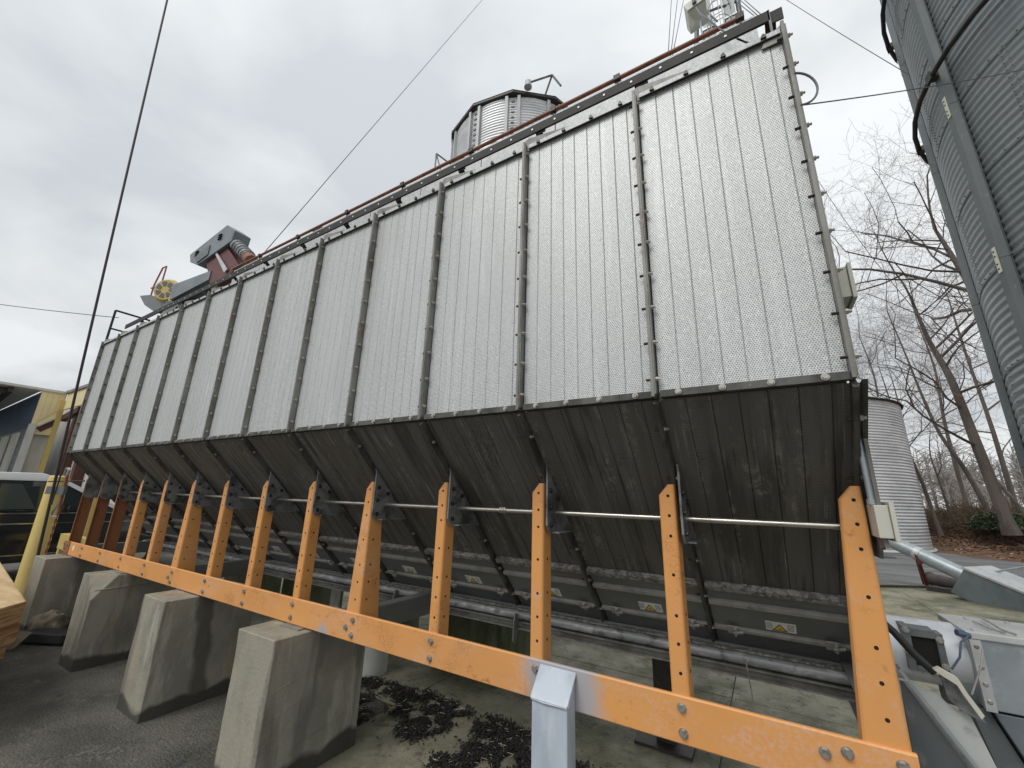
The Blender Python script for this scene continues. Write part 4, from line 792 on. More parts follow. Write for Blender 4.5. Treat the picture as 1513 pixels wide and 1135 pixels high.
# round bin standing behind the dryer
KC = Vector((-6.12, 10.2, 0)); KR = 2.40; KH = 13.3
kb = thing('round_bin', 'round corrugated bin with dark faceted eave rising behind the dryer', 'grain bin', KC)
for k in range(6):
    z0_ = KH-1.117*(k+1)
    cyl_sheet(KC, KR, z0_, z0_+1.117, 0, 2*PI, 72, 1.117/11, .012, per=6).build('wall_ring', 'silo_far', kb, True)
cyl_sheet(KC, KR, 0, KH-1.117*6, 0, 2*PI, 48, .5, .01, per=3).build('lower_wall', 'silo_far', kb, True)
kst = 12
for k in range(kst):
    a = 2*PI*k/kst+.10
    for e in (-.075, .075):
        dn = Vector((math.sin(a+e), math.cos(a+e), 0)); tn = Vector((math.cos(a+e), -math.sin(a+e), 0)); c = KC+dn*(KR+.04)
        g = MB(); g.obox(c+Vector((0, 0, KH-3.4)), tn*.045, dn*.04, Vector((0, 0, 3.35))); g.build('stiffener', 'bin_panel', kb)
    g = MB()
    dn = Vector((math.sin(a), math.cos(a), 0)); tn = Vector((math.cos(a), -math.sin(a), 0))
    for q in range(30): c = KC+dn*(KR+.012)+Vector((0, 0, KH-.2-.2*q)); g.obox(c, tn*.05, dn*.008, Vector((0, 0, .02)))
    g.build('seam_bolts', 'rib', kb, stuff=True)
for k in range(kst):                                                 # faceted overhanging eave
    a0, a1 = 2*PI*k/kst+.10, 2*PI*(k+1)/kst+.10; e = lambda a, r_, z_: KC+Vector((r_*math.sin(a), r_*math.cos(a), z_))
    g = MB(); r1 = KR+.15
    g.add([e(a0, KR-.02, KH-.04), e(a1, KR-.02, KH-.04), e(a1, r1, KH), e(a0, r1, KH), e(a1, r1, KH+.07), e(a0, r1, KH+.07)], [(0, 1, 2, 3), (3, 2, 4, 5)])
    g.build('eave_section', 'darkiron', kb)
    g = MB(); g.add([e(a0, r1, KH+.10), e(a1, r1, KH+.10), KC+Vector((0, 0, KH+1.1))], [(0, 1, 2)]); g.build('roof_panel', 'bin_panel', kb)
def px(azd, dist, z): a = math.radians(azd); return Vector((math.sin(a)*dist, math.cos(a)*dist, z))
g = MB(); q = [px(-26.9, 9.6, KH+.12), px(-25.6, 9.3, KH+.55), px(-29.8, 9.25, KH+.22), px(-24.0, 9.3, KH+.10)]
g.cyl(q[0], q[1], .03, 6); g.cyl(q[1], q[2], .03, 6); g.cyl(q[1], q[3], .03, 6); g.build('roof_ladder_rail', 'rib', kb)
g = MB(); q = px(-30.0, 9.3, KH+.10); g.cyl(q, q+Vector((0, 0, .22)), .12, 10, .09); g.build('roof_lamp', 'bin_panel', kb)
g = MB(); z_ = 1.647+11.2*.93
q = [px(-42.5, 11.0, z_-.15), px(-45.3, 10.6, z_-.2), px(-45.3, 10.6, z_-.75), px(-44.4, 10.6, z_-.75)]
g.cyl(q[0], q[1], .025, 6); g.cyl(q[1], q[2], .025, 6); g.cyl(q[1], q[3], .02, 6); g.build('platform_rail', 'rib', kb)

# ------------------------------------------------------------------ elevator leg tower
T0 = px(1.7, 12.3, 0)
ev = thing('elevator_tower', 'tall grey grain elevator leg with caged ladder behind the dryer', 'elevator tower', T0)
TH = 24
for azd in (.85, 4.05):
    c = px(azd, 12.0, 0); g = MB(); g.box(c.x-.15, c.x+.15, c.y-.2, c.y+.2, 0, TH); tk = g.build('trunk_casing', 'stiff2', ev)
    g = MB()
    for k in range(8): z_ = 3*k+2.1; g.box(c.x-.185, c.x+.185, c.y-.235, c.y+.235, z_-.03, z_+.03)
    g.build('casing_flange', 'zinc', tk)
for (x0_, z0a, x1_, z1a) in ((-2.9, 16.0, -.3, 20.5), (5.15, 15, 5.15, 20)):
    a_, b_ = px(x0_, 11.4, 0), px(x1_, 12.4, TH)
    if x0_ < 0: a_, b_ = px(-7.6, 11.9, 3.0), px(2.0, 12.2, TH)
    else: a_, b_ = px(5.25, 11.9, 0), px(5.35, 11.9, TH)
    g = MB(); g.cyl(a_, b_, .075, 12); g.build('tower_tube', 'stiff', ev, True)
la, lb_ = px(1.85, 11.7, 0), px(3.1, 11.7, 0)
g = MB()
for q in (la, lb_): g.box(q.x-.02, q.x+.02, q.y-.02, q.y+.02, 0, TH)
ll = g.build('ladder', 'offwhite', ev)
g = MB(); k = 0; z_ = 9
while z_ < TH: g.cyl(la+Vector((0, 0, z_)), lb_+Vector((0, 0, z_)), .012, 5); z_ += .3
g.build('rungs', 'offwhite', ll, stuff=True)
g = MB(); mc = (la+lb_)/2; rr = .36; z_ = 9
while z_ < TH:
    ps_ = [mc+Vector((rr*math.cos(t_), -.05-rr*1.5*math.sin(t_), z_)) for t_ in [PI*i/8 for i in range(9)]]; g.tube(ps_, .014, 4); z_ += .75
for t_ in (0, .25, .5, .75, 1):
    q = mc+Vector((rr*math.cos(PI*t_), -.05-rr*1.5*math.sin(PI*t_), 0)); g.cyl(q+Vector((0, 0, 9)), q+Vector((0, 0, TH)), .010, 4)
g.build('ladder_cage', 'offwhite', ev)
g = MB()
for z_ in (15.2, 17.6): g.cyl(px(.5, 11.6, z_), px(5.2, 11.9, z_+.1), .04, 6); g.cyl(px(2.2, 11.5, z_-.8), px(.9, 11.6, z_), .03, 6)
g.build('brace', 'darkgrey', ev)
guys = [((-3.2, 1.48), (-4.9, 1.30), 'thin guy wire between the two leftmost strands beside the tower'), ((5.6, 1.35), (7.5, 1.257), 'thin guy wire second from the right beside the tower'),
        ((-4.14, 1.492), (-5.34, 1.308), 'thin guy wire, leftmost of the strands beside the elevator tower'), ((-2.25, 1.468), (-4.66, 1.287), 'thin guy wire just left of the floodlight'),
        ((4.9, 1.36), (7.1, 1.262), 'thin guy wire just right of the elevator tower'), ((6.22, 1.338), (7.96, 1.252), 'thin guy wire, rightmost of the strands beside the elevator tower')]
for (a0, t0), (a1, t1), lb in guys:
    d0 = 12.5; p0 = px(a0, d0, 1.647+t0*d0); p1 = W(-.9, 4.6, 4.15) if a0 < 0 else W(.22, 4.3, 4.15)
    q1 = px(a1, 8.5, 1.647+t1*8.5); v = q1-p0; p0 = p0-v*1.5; p1 = q1+v*.12
    g = MB(); g.cyl(p0, p1, .011, 5); solo(g, 'guy_wire', 'wire', lb, 'guy wire', 'guy wires of the elevator tower')
def wire(p0, p1, sag, rr, nm, lb, cat='wire'):
    g = MB(); n_ = 14; g.tube([p0.lerp(p1, k/n_)-Vector((0, 0, sag*4*(k/n_)*(1-k/n_))) for k in range(n_+1)], rr, 5); return solo(g, nm, 'wire', lb, cat)
wire(px(-33.76, 16, 1.647+16*1.653)+Vector((3, 0, 4.5)), W(-8.9, 3.6, 4.3), 0.0, .006, 'overhead_wire', 'long thin wire falling across the sky to the maroon spout head')
wire(px(-92, 14, 1.647+14*.25), px(-77.65, 8.4, 1.647+8.4*.296), .05, .006, 'overhead_wire', 'thin wire across the grey sky to the far end hand rail')
wire(px(10.0, 9.0, 1.647+9.0*1.30), px(20.6, 8.0, 1.647+8.0*.835), .03, .006, 'overhead_wire', 'thin wire slanting down from the top edge to the tall silo')
wire(px(10.79, 1.75, 1.647+1.75*.909), px(30, 5.2, 1.647+5.2*.70), .03, .0028, 'overhead_wire', 'thin wire running from the cable loop across the tall silo')
wire(px(10.45, 14, 1.647+14*.70), px(19.2, 8.3, 1.647+8.3*.19), .35, .007, 'overhead_wire', 'sagging thin wire beside the upper junction box in front of the trees')
# ------------------------------------------------------------------ big anchored cable on the left
P0 = Vector((-7.80, 1.70, 0.02)); P1 = px(-81.96, 9.0, 1.647+9.0*1.019)
P2 = P1+(P1-P0)*1.2
ac = thing('anchor_cable', 'thick dark guy cable slanting up from the ground past the far end of the dryer', 'guy cable', P0)
g = MB(); g.cyl(P0, P2, .016, 8); g.build('strand', 'cable', ac, True)
g = MB(); o_ = Vector((.10, .07, 0)); dd_ = (P1-P0).normalized()
for k in range(26):
    c = P0+dd_*(.10+.045*k)+o_*(.3+.7*k/26); ax = Vector((1, 0, 0)) if k % 2 else Vector((0, 1, 0))
    g.obox(c, dd_*.024, ax*.012, dd_.cross(ax)*.005)
g.build('chain', 'rust', ac)
g = MB(); a_, b_ = P0+dd_*1.25+o_, P0+dd_*1.75+o_*1.1; g.cyl(a_, b_, .018, 8); g.cyl(a_+(b_-a_)*.55, a_+(b_-a_)*.75, .028, 8); g.build('turnbuckle', 'rust', ac)
g = MB(); g.cyl(a_+Vector((-.14, -.03, -.02)), a_+Vector((-.02, 0, .26)), .012, 6); g.cyl(a_+Vector((-.14, -.03, -.02)), a_+Vector((.02, 0, -.02)), .010, 6); g.build('binder_lever', 'zinc', ac)
g = MB(); g.tube([b_, b_+dd_*.05+Vector((.03, 0, .02)), b_+dd_*.09, b_+dd_*.07+Vector((-.10, 0, .02)), b_+Vector((-.14, 0, 0))], .016, 8); g.build('hook', 'ledge', ac, True)
# ------------------------------------------------------------------ bollards
def bollard(x, y, h, rr, lb):
    t_ = thing('bollard', lb, 'bollard', (x, y, 0), 'yellow bollards'); g = MB()
    g.tube([(x, y, 0), (x, y, h-.05), (x, y, h-.015), (x, y, h)], [rr, rr, rr*.93, rr*.75], 24); g.build('pipe', 'yellow', t_, True); return t_
bollard(-9.25, 1.93, 1.77, .115, 'tall yellow pipe bollard in front of the black vehicle')
bollard(-9.9, 2.55, 1.95, .11, 'yellow bollard half hidden behind the taller one by the vehicle')
g = MB(); g.cyl((-9.6, 2.55, 1.95), (-9.6, 2.55, 2.35), .16, 16); solo(g, 'white_drum', 'white', 'white cylinder standing above the yellow bollards', 'drum', smooth=True)
# yellow low rail behind the far posts
g = MB(); g.box(-10.2, -8.9, 2.35, 2.45, .62, .85); g.box(-10.2, -10.1, 2.36, 2.44, 0, .62); g.box(-9.0, -8.9, 2.36, 2.44, 0, .62); solo(g, 'guard_rail', 'yellow', 'low yellow guard rail between the bollards and the far dryer end', 'guard rail')
# stand brackets / bar from first post
g = MB(); a, b_ = W(X0-1.4, 2.75, -.05), W(X0-.1, 2.8, -.22); g.box(a.x, b_.x, a.y, b_.y, b_.z, a.z)
g.build('end_bar', 'darkgrey', dr)
g = MB(); g.cyl(W(X0-1.4, 2.75, .05), W(X0-.02, 3.0, .08), .01, 6); g.cyl(W(X0+.0, 2.62, 1.8), W(X0-.02, 2.62, -.41), .009, 6); g.build('end_strut', 'darkiron', dr)
# ------------------------------------------------------------------ black vehicle with a white roof
vh = thing('black_suv', 'black SUV with white roof parked beyond the yellow bollards', 'car', (-12.0, 1.3, 0))
VX0, VX1 = -12.85, -11.05      # far side, near side
def ext(pts, x0, x1, nm, m, par, bev=.02, smooth=True):
    g = MB(); g.prism([(x0, y+.70, z+.03) for y, z in pts], (x1-x0, 0, 0)); return g.build(nm, m, par, smooth, bev)
ext([(-1.10, .32), (-1.12, 1.05), (-1.02, 1.12), (2.55, 1.14), (3.55, 1.02), (3.78, .90), (3.80, .34), (3.3, .30), (-.8, .30)], VX0, VX1, 'body', 'carblack', vh, .05)
ext([(-1.00, 1.13), (-.72, 1.66), (1.62, 1.70), (2.60, 1.13)], VX0+.10, VX1-.10, 'cabin', 'glass', vh, .04)
ext([(-.86, 1.64), (-.60, 1.76), (1.40, 1.80), (1.70, 1.70), (1.62, 1.66), (-.7, 1.65)], VX0+.08, VX1-.07, 'roof', 'carwhite', vh, .02)
for (y0, y1, m) in ((-.55, .30, 'glass'), (.42, .86, 'glass'), (.92, 1.20, 'greenish')):
    ext([(y0, 1.18), (y0+.05, 1.60), (y1-.0, 1.60), (y1+.25 if y1 > 1 else y1, 1.18)], VX1-.105, VX1-.085, 'side_window', m, vh, 0, False)
ext([(1.62, 1.68), (1.74, 1.68), (2.66, 1.15), (2.54, 1.15)], VX1-.10, VX1-.04, 'windscreen_pillar', 'carwhite', vh, 0, False)
for z_, m, nm in ((1.10, 'chrome', 'belt_trim'), (.93, 'chrome', 'side_moulding'), (.42, 'chrome', 'sill_trim')):
    ext([(-1.0, z_), (-1.0, z_+.02), (3.4, z_+.02), (3.4, z_)], VX1-.01, VX1+.012, nm, m, vh, 0, False)
for y_ in (.36, 1.50):
    ext([(y_, .98), (y_, 1.02), (y_+.18, 1.02), (y_+.18, .98)], VX1, VX1+.03, 'door_handle', 'chrome', vh, .004)
g = MB(); g.obox((VX1+.10, 2.45, 1.22), (.09, 0, 0), (0, .07, 0), (0, 0, .07)); g.build('mirror', 'carblack', vh, True, .02)
for y_ in (.45, 3.65):
    g = MB(); g.cyl((VX1-.22, y_, .36), (VX1+.01, y_, .36), .36, 24); wh = g.build('wheel', 'rubber', vh, True)
    g = MB(); g.cyl((VX1+.01, y_, .36), (VX1+.022, y_, .36), .22, 16); g.build('rim', 'chrome', wh)
# ------------------------------------------------------------------ buildings on the left
EH = 1.647
sh = thing('warehouse', 'yellow-trimmed warehouse with an open canopy and pale wall bays at left', 'building', (-27, 4.5, 0))
zf = EH+3.85
za, zb_ = zf-.02, zf-1.12
g = MB(); g.add([(-26.1, -14, zf), (-26.1, 4.10, zf), (-34, 3.3, zb_), (-34, -14, zb_), (-26.1, -14, zf+.10), (-26.1, 4.12, zf+.10), (-34, 3.3, zb_+.12), (-34, -14, zb_+.12)], [(0, 1, 2, 3), (7, 6, 5, 4), (0, 4, 5, 1), (1, 5, 6, 2)]); g.build('canopy_roof', 'underside', sh)
for k in range(5):
    x_ = -26.5-1.8*k; zz = zf+(zb_-zf)*(-26.1-x_)/7.9; g = MB(); g.box(x_-.08, x_+.08, -14, 3.3, zz-.22, zz-.01); g.build('purlin', 'darkiron', sh)
for k in range(4):
    y_ = 3.2-1.5*k; g = MB(); g.prism([(-26.2, y_, zf-.03), (-33.9, y_, zb_-.01), (-33.9, y_, zb_-.22), (-26.2, y_, zf-.24)], (0, .14, 0)); g.build('rafter', 'darkiron', sh)
wl = lambda t_, z_: (-26.25-7.75*t_, 4.14-.84*t_, z_)
g = MB(); g.prism([wl(0, zf-.03), wl(1.0, zb_), wl(1.0, 3.15), wl(0, 3.95)], (0, .06, 0)); g.build('blue_end_wall', 'blue', sh)
g = MB(); g.prism([wl(0, 3.94), wl(1.0, 3.14), wl(1.0, 0), wl(0, 0)], (0, .10, 0)); g.build('lower_wall', 'darkgrey', sh)
for k in range(7):
    t0_, t1_ = .10+.135*k, .10+.135*k+.078; g = MB(); g.prism([wl(t0_, 0), wl(t1_, 0), wl(t1_, 3.80-.8*t1_), wl(t0_, 3.80-.8*t0_)], (0, -.06, 0)); g.build('wall_bay', 'cream', sh)
g = MB(); g.box(-26.35, -26.25, 4.20, 4.95, 0, EH+3.0); g.build('roller_door', 'cream', sh)
g = MB(); g.box(-26.2, -26.12, 4.12, 4.87, EH+2.0, zf-.02); g.build('fascia_backing', 'fascia', sh)
g = MB(); g.box(-34, -12.5, 5.32, 5.42, 0, zf); g.build('inner_wall', 'cream', sh)
for k, (y0, y1) in enumerate([(4.12, 4.30), (4.30, 4.48), (4.48, 4.66), (4.66, 4.86)]):
    zb0 = EH+2.35+.22*k; g = MB(); g.prism([(-26.10, y0+.003, zb0), (-26.10, y1-.003, zb0+.22), (-26.10, y1-.003, zf), (-26.10, y0+.003, zf)], (-.06, 0, 0)); g.build('fascia_sheet', 'fascia', sh)
g = MB(); g.box(-26.5, -26.08, 4.10, 4.125, zf-.01, zf+.08); g.box(-26.12, -26.04, -14, 4.9, zf, zf+.10); g.build('gutter', 'offwhite', sh)
g = MB(); g.prism([(-26.04, 4.26, 3.98), (-26.04, 4.92, 4.60), (-26.04, 4.92, 4.52), (-26.04, 4.26, 3.90)], (-.1, 0, 0)); g.build('slanted_trim', 'offwhite', sh)
g = MB(); g.prism([(-26.10, 4.30, 3.90), (-26.10, 4.92, 4.50), (-26.10, 4.92, 4.22), (-26.10, 4.45, 3.76)], (-.1, 0, 0)); g.build('brown_header', 'brown', sh)
g = MB(); g.box(-26.15, -25.95, 4.06, 4.26, 0, EH+2.4); g.build('white_column', 'offwhite', sh)
for k in range(24):
    x0_ = -26.0+.55*k; zb0 = EH+3.15
    g = MB(); g.box(x0_+.01, x0_+.54, 4.87, 4.93, zb0, zf+.02); g.build('fascia_sheet', 'fascia', sh)
g = MB(); g.box(-26.1, -12.5, 4.80, 4.90, zf+.02, zf+.14); g.build('gutter', 'rib', sh)
g = MB(); g.box(-26.12, -26.0, 4.74, 4.90, 0, zf-.3); g.build('yellow_column', 'yellow', sh)
for x_ in (-24.6, -22.6, -20.4, -17, -14): g = MB(); g.box(x_-.17, x_+.17, 5.0, 5.3, 0, zf-.7); g.build('brown_column', 'brown', sh)
for x_ in (-24.9, -19): g = MB(); g.prism([(x_-1.2, 4.9, zf-1.2), (x_+.9, 4.9, zf-.95), (x_+.9, 4.9, zf-.72), (x_-1.2, 4.9, zf-.95)], (0, .2, 0)); g.build('brown_header', 'brown', sh)
g = MB(); g.box(-26, -12.5, 8.5, 8.6, 0, zf); g.build('back_wall', 'cream', sh)
g = MB(); g.add([(-26.1, 4.95, zf+.1), (-12.5, 4.95, zf+.1), (-12.5, 12, zf+1.2), (-26.1, 12, zf+1.2)], [(0, 1, 2, 3)]); g.build('roof', 'rib', sh)
# ------------------------------------------------------------------ timbers, bag and clutter at the left edge
tb_n = Vector((-5.13, 1.105, 0)); e1 = Vector((-7.88+5.13, 1.373-1.105, 0)); e2 = Vector((.158, -.159, 0)).normalized()
def timber(z0, z1, shift, lb):
    g = MB(); c = tb_n+shift; L_ = e1.normalized()*3.2; Wd = e2*.85
    g.prism([c+Vector((0, 0, z0)), c+L_+Vector((0, 0, z0)), c+L_+Wd+Vector((0, 0, z0)), c+Wd+Vector((0, 0, z0))], (0, 0, z1-z0))
    ob = solo(g, 'timber', 'timber', lb, 'timber', 'timbers stacked at the left edge', bev=.012); ob.data.materials.append(MT['timber_dark'])
    for p_ in ob.data.polygons:
        if p_.normal.z < .5: p_.material_index = 1  # every face but the top takes the darker timber colour
    return ob
timber(.590, .745, Vector((0, 0, 0)), 'thick sawn timber on top of the stack at the left edge, pale top')
timber(.435, .582, Vector((-.06, .02, 0)), 'second sawn timber down in the stack at the left edge')
g = MB(); g.box(-6.3, -5.35, .55, .75, .30, .43); g.box(-6.3, -5.35, 1.0, 1.12, .30, .43); solo(g, 'timber_skid', 'timber_dark', 'rough brown timber skids under the stack at the left edge', 'timber')
g = MB()
for (a_, b_) in (((-5.52, 1.02, .30), (-5.45, 1.05, 0.0)), ((-5.9, .6, .30), (-5.85, .6, 0.0)), ((-6.2, 1.05, .30), (-6.25, 1.05, 0.0))): g.cyl(a_, b_, .03, 8)
g.obox((-5.45, 1.05, .01), (.08, 0, 0), (0, .05, 0), (0, 0, .01)); g.box(-6.3, -5.4, .98, 1.10, .285, .30); solo(g, 'trestle', 'darkiron', 'black steel trestle legs under the timber stack', 'trestle')
def blob(c, sx_, sy_, sz_, nm, m, lb, cat, seed_=0, amp=.22):
    bm = bmesh.new(); bmesh.ops.create_icosphere(bm, subdivisions=4, radius=1)
    for v in bm.verts:
        n_ = mnoise.noise(v.co*2.1+Vector((seed_, 0, 0)))*amp+abs(mnoise.noise(v.co*5+Vector((0, seed_, 0))))*amp*.6
        v.co *= 1+n_; v.co = Vector((v.co.x*sx_, v.co.y*sy_, max(v.co.z, -.35)*sz_+.35*sz_))
    me = bpy.data.meshes.new(nm); bm.to_mesh(me); bm.free(); me.polygons.foreach_set('use_smooth', [True]*len(me.polygons)); me.materials.append(MT[m])
    ob = bpy.data.objects.new(nm, me); C.objects.link(ob); ob.location = c; ORG[ob.name] = Vector(c); return tag(ob, lb, cat)
blob((-7.15, 1.76, 0), .17, .15, .17, 'canvas_bag', 'canvas', 'crumpled brown canvas bag at the foot of the far pier', 'bag', 3, .35)
g = MB(); g.prism([(-7.1, 1.45, .02), (-6.55, 1.75, .02), (-6.5, 1.9, .02), (-7.0, 1.75, .02)], (0, 0, .09)); solo(g, 'dark_scrap', 'rubber', 'flat black scrap lying right of the canvas bag', 'scrap', bev=.01)
g = MB(); g.prism([(-6.9, 1.25, .02), (-6.72, 1.45, .02), (-6.78, 1.55, .12), (-6.98, 1.38, .16)], (.01, .02, .02)); solo(g, 'tarp_flap', 'canvas', 'small folded tarp flap in front of the canvas bag', 'tarp')
# equipment glimpsed under the far end of the dryer
g = MB(); c = W(-10.9, 4.3, -.45); g.cyl(c, c+Vector((.02, .5, 0)), .22, 20); solo(g, 'fan_housing', 'orange_rust_shaded', 'round orange-brown fan housing glimpsed between the far posts', 'fan', smooth=True)
g = MB(); g.tube([W(-11.2, 3.6, -.2), W(-10.7, 3.7, -.5), W(-10.2, 3.8, -.25), W(-9.9, 3.9, -.1)], .018, 8); g.tube([W(-11.1, 3.6, -.9), W(-10.5, 3.7, -.95), W(-10.1, 3.8, -.6)], .018, 8); solo(g, 'black_hoses', 'rubber', 'black looping hoses hanging between the far orange posts', 'hose', smooth=True)
g = MB(); c = W(-6.9, 5.4, -1.45); g.cyl((c.x, c.y, 0), (c.x, c.y, c.z), .02, 6); g.box(c.x-.07, c.x+.07, c.y-.02, c.y, c.z-.45, c.z); solo(g, 'meter_box', 'offwhite', 'small white box on a stem under the middle of the dryer', 'box')
g = MB(); c = W(-5.6, 5.2, -2.7); g.cyl(c, c+Vector((0, 0, .72)), .15, 20, .17); g.tube([c+Vector((.17*math.cos(t_), -.17*abs(math.sin(t_)), .62-.2*math.sin(t_))) for t_ in [PI*i/8 for i in range(9)]], .006, 5); solo(g, 'white_bucket', 'offwhite', 'white bucket with a black bail handle under the dryer beside the wide post', 'bucket', smooth=True)
# ------------------------------------------------------------------ wet husk litter on the pad
rnd = random.Random(11)
def litter(blobs, n_, nm, m, smin, smax, up=.02):
    g = MB()
    for _ in range(n_):
        cx_, cy_, sx_, sy_ = rnd.choice(blobs); x_, y_ = cx_+rnd.gauss(0, sx_), cy_+rnd.gauss(0, sy_)
        if mnoise.noise(Vector((x_*9, y_*9, 3))) < -.22: continue
        s_ = rnd.uniform(smin, smax); a_ = rnd.uniform(0, 2*PI); z_ = .006+abs(rnd.gauss(0, up)); ti = rnd.uniform(-.6, .6)
        u_ = Vector((math.cos(a_), math.sin(a_), ti))*s_; v_ = Vector((-math.sin(a_), math.cos(a_), rnd.uniform(-.5, .5)))*s_*rnd.uniform(.3, .8); c = Vector((x_, y_, z_))
        g.add([c-u_, c+v_, c+u_, c-v_, c+Vector((0, 0, s_*.6))], [(0, 1, 4), (1, 2, 4), (2, 3, 4), (3, 0, 4)])
    ob = g.build(nm, m); ob['kind'] = 'stuff'; tag(ob, 'wet black grain husks in clumps on the concrete' if nm == 'grain_husks' else 'loose single black husks round the clumps'); return ob
hb_ = [(x_, y_, a_, b__) for x_, y_, a_, b__ in [(-3.24, 3.01, .07, .05), (-3.0, 3.02, .08, .05), (-3.06, 2.75, .05, .07), (-2.79, 3.01, .07, .05), (-2.67, 3.09, .07, .04), (-2.44, 3.04, .07, .05), (-2.3, 3.08, .06, .04), (-2.43, 2.8, .08, .06), (-2.29, 2.78, .06, .05), (-2.35, 2.64, .06, .05), (-2.32, 2.94, .08, .06), (-2.67, 2.82, .05, .04), (-1.95, 2.96, .07, .04), (-1.88, 3.07, .08, .04), (-1.73, 3.06, .07, .04), (-1.78, 2.87, .08, .05), (-1.64, 2.87, .08, .05), (-1.81, 2.71, .07, .06), (-1.84, 2.6, .06, .06), (-1.92, 2.49, .06, .05), (-1.52, 2.82, .07, .05), (-1.68, 2.67, .09, .07), (-2.85, 2.57, .05, .05), (-1.3, 2.9, .10, .05)]]
litter(hb_, 21000, 'grain_husks', 'chip', .004, .016, .012)
litter([(a, b, c*1.5, d*1.5) for a, b, c, d in hb_], 700, 'scattered_husks', 'chip', .003, .010, .003)
g = MB(); rnd = random.Random(5)
for _ in range(150):
    cx_, cy_, sx_, sy_ = rnd.choice(hb_); c = Vector((cx_+rnd.gauss(0, sx_), cy_+rnd.gauss(0, sy_), .022+rnd.random()*.015)); a_ = rnd.uniform(0, PI); d_ = Vector((math.cos(a_), math.sin(a_), rnd.uniform(-.2, .2)))*rnd.uniform(.008, .026); g.cyl(c-d_, c+d_, .0014, 3)
ob = g.build('straw_bits', 'straw'); tag(ob, 'pale straw bits lying among the black husks', kind='stuff')
rnd = random.Random(12); g = MB()
for _ in range(3500):
    x_, y_ = rnd.uniform(-6.5, 1.5), rnd.uniform(.9, 7)**1.0; s_ = rnd.uniform(.0015, .006); c = Vector((x_, y_, .008)); a_ = rnd.uniform(0, 6)
    g.add([c+Vector((math.cos(a_+k*2.1)*s_, math.sin(a_+k*2.1)*s_, 0)) for k in range(3)]+[c+Vector((0, 0, s_))], [(0, 1, 3), (1, 2, 3), (2, 0, 3)])
ob = g.build('gravel_crumbs', 'rib_dark'); tag(ob, 'loose dark crumbs strewn on the yard', 'crumbs', kind='stuff')
# ------------------------------------------------------------------ trees
def limb(g, p, d_, ln, rr, depth, rnd, up=.15, spread=.65, kink=.16, nch=(2, 4), minr=.006, twigs=None):
    n_ = 4 if depth > 1 else 3; pts = [p.copy()]; rs = [rr]; q = p.copy(); dd = d_.normalized()
    for k in range(n_):
        dd = (dd+Vector((rnd.gauss(0, kink), rnd.gauss(0, kink), rnd.gauss(0, kink)+up*.15))).normalized(); q = q+dd*(ln/n_); pts.append(q.copy()); rs.append(max(minr, rr*(1-(k+1)/n_*.45)))
    (g if depth > 1 else twigs).tube(pts, rs, 6 if rr > .1 else (4 if rr > .03 else 3), caps=False)
    if depth <= 0: return
    for k in range(rnd.randint(*nch)+1):
        t_ = rnd.uniform(.3, 1.0) if k else 1.0; i_ = min(n_-1, int(t_*n_)); bp = pts[i_].lerp(pts[i_+1], t_*n_-i_)
        ra = Vector((rnd.gauss(0, 1), rnd.gauss(0, 1), rnd.gauss(0, .7)+up)).normalized(); nd = (dd*(1-spread)+ra*spread).normalized()
        limb(g, bp, nd, ln*rnd.uniform(.5, .75), max(minr, rs[i_]*rnd.uniform(.42, .68)), depth-1, rnd, up, spread, kink, nch, minr, twigs)
def tree(path, r0_, seed_, lb, depth=4, bl=3.2, start=.35, nb=9, spread=.62, side=None, nm='bare_tree', tm='twig', minr=.0032):
    rnd = random.Random(seed_); path = [Vector(p) for p in path]; t_ = thing(nm, lb, 'tree', path[0], 'bare winter trees beyond the road')
    # smooth the trunk path
    pts = []; n_ = len(path)
    for i in range(n_-1):
        for k in range(4):
            u_ = k/4; P_ = [path[max(i-1, 0)], path[i], path[i+1], path[min(i+2, n_-1)]]
            pts.append(.5*((2*P_[1])+(-P_[0]+P_[2])*u_+(2*P_[0]-5*P_[1]+4*P_[2]-P_[3])*u_*u_+(-P_[0]+3*P_[1]-3*P_[2]+P_[3])*u_**3))
    pts.append(path[-1]); m_ = len(pts); r0_ *= .62; rs = [r0_*(1-.78*i/(m_-1)) for i in range(m_)]; rs[0] *= 1.35
    g = MB(); g.tube(pts, rs, 9, caps=False); g.build('trunk', 'bark', t_, True)
    g = MB(); tw = MB()
    for k in range(nb):
        u_ = start+(1-start)*(k+rnd.random()*.8)/nb; i_ = min(m_-2, int(u_*(m_-1))); a_ = rnd.uniform(0, 2*PI) if side is None else math.radians(side)+rnd.gauss(0, .8)
        d_ = Vector((math.sin(a_), math.cos(a_), rnd.uniform(.25, .9)))
        limb(g, pts[i_], d_, bl*rnd.uniform(.7, 1.25)*(1.15-.5*u_), rs[i_]*rnd.uniform(.38, .6), depth, rnd, .25, spread, .17, (2, 3), minr, tw)
    limb(g, pts[-1], pts[-1]-pts[-2], bl*.8, rs[-1], depth-1, rnd, .3, spread, .15, (2, 4), minr, tw)
    g.build('boughs', 'bark', t_); tw.build('crown', tm, t_); return t_
pa = lambda azd, dist, te: px(azd, dist, 1.647+te*dist)
gz_ = .9
tree([px(18.3, 25, .8), pa(17.7, 25, .10), pa(17.2, 25, .215), pa(16.4, 25, .29), pa(15.9, 24.6, .38)], .34, 21, 'thick leaning bare tree trunk nearest the tall silo', 4, 3.4, .30, 9)
tree([px(17.55, 29, .9), pa(16.6, 29, .06), pa(15.5, 29, .125), pa(14.9, 29, .20), pa(14.5, 29, .27), pa(13.9, 29, .36)], .17, 22, 'slender bare tree bowing left, in the middle of the gap', 4, 3.4, .35, 8)
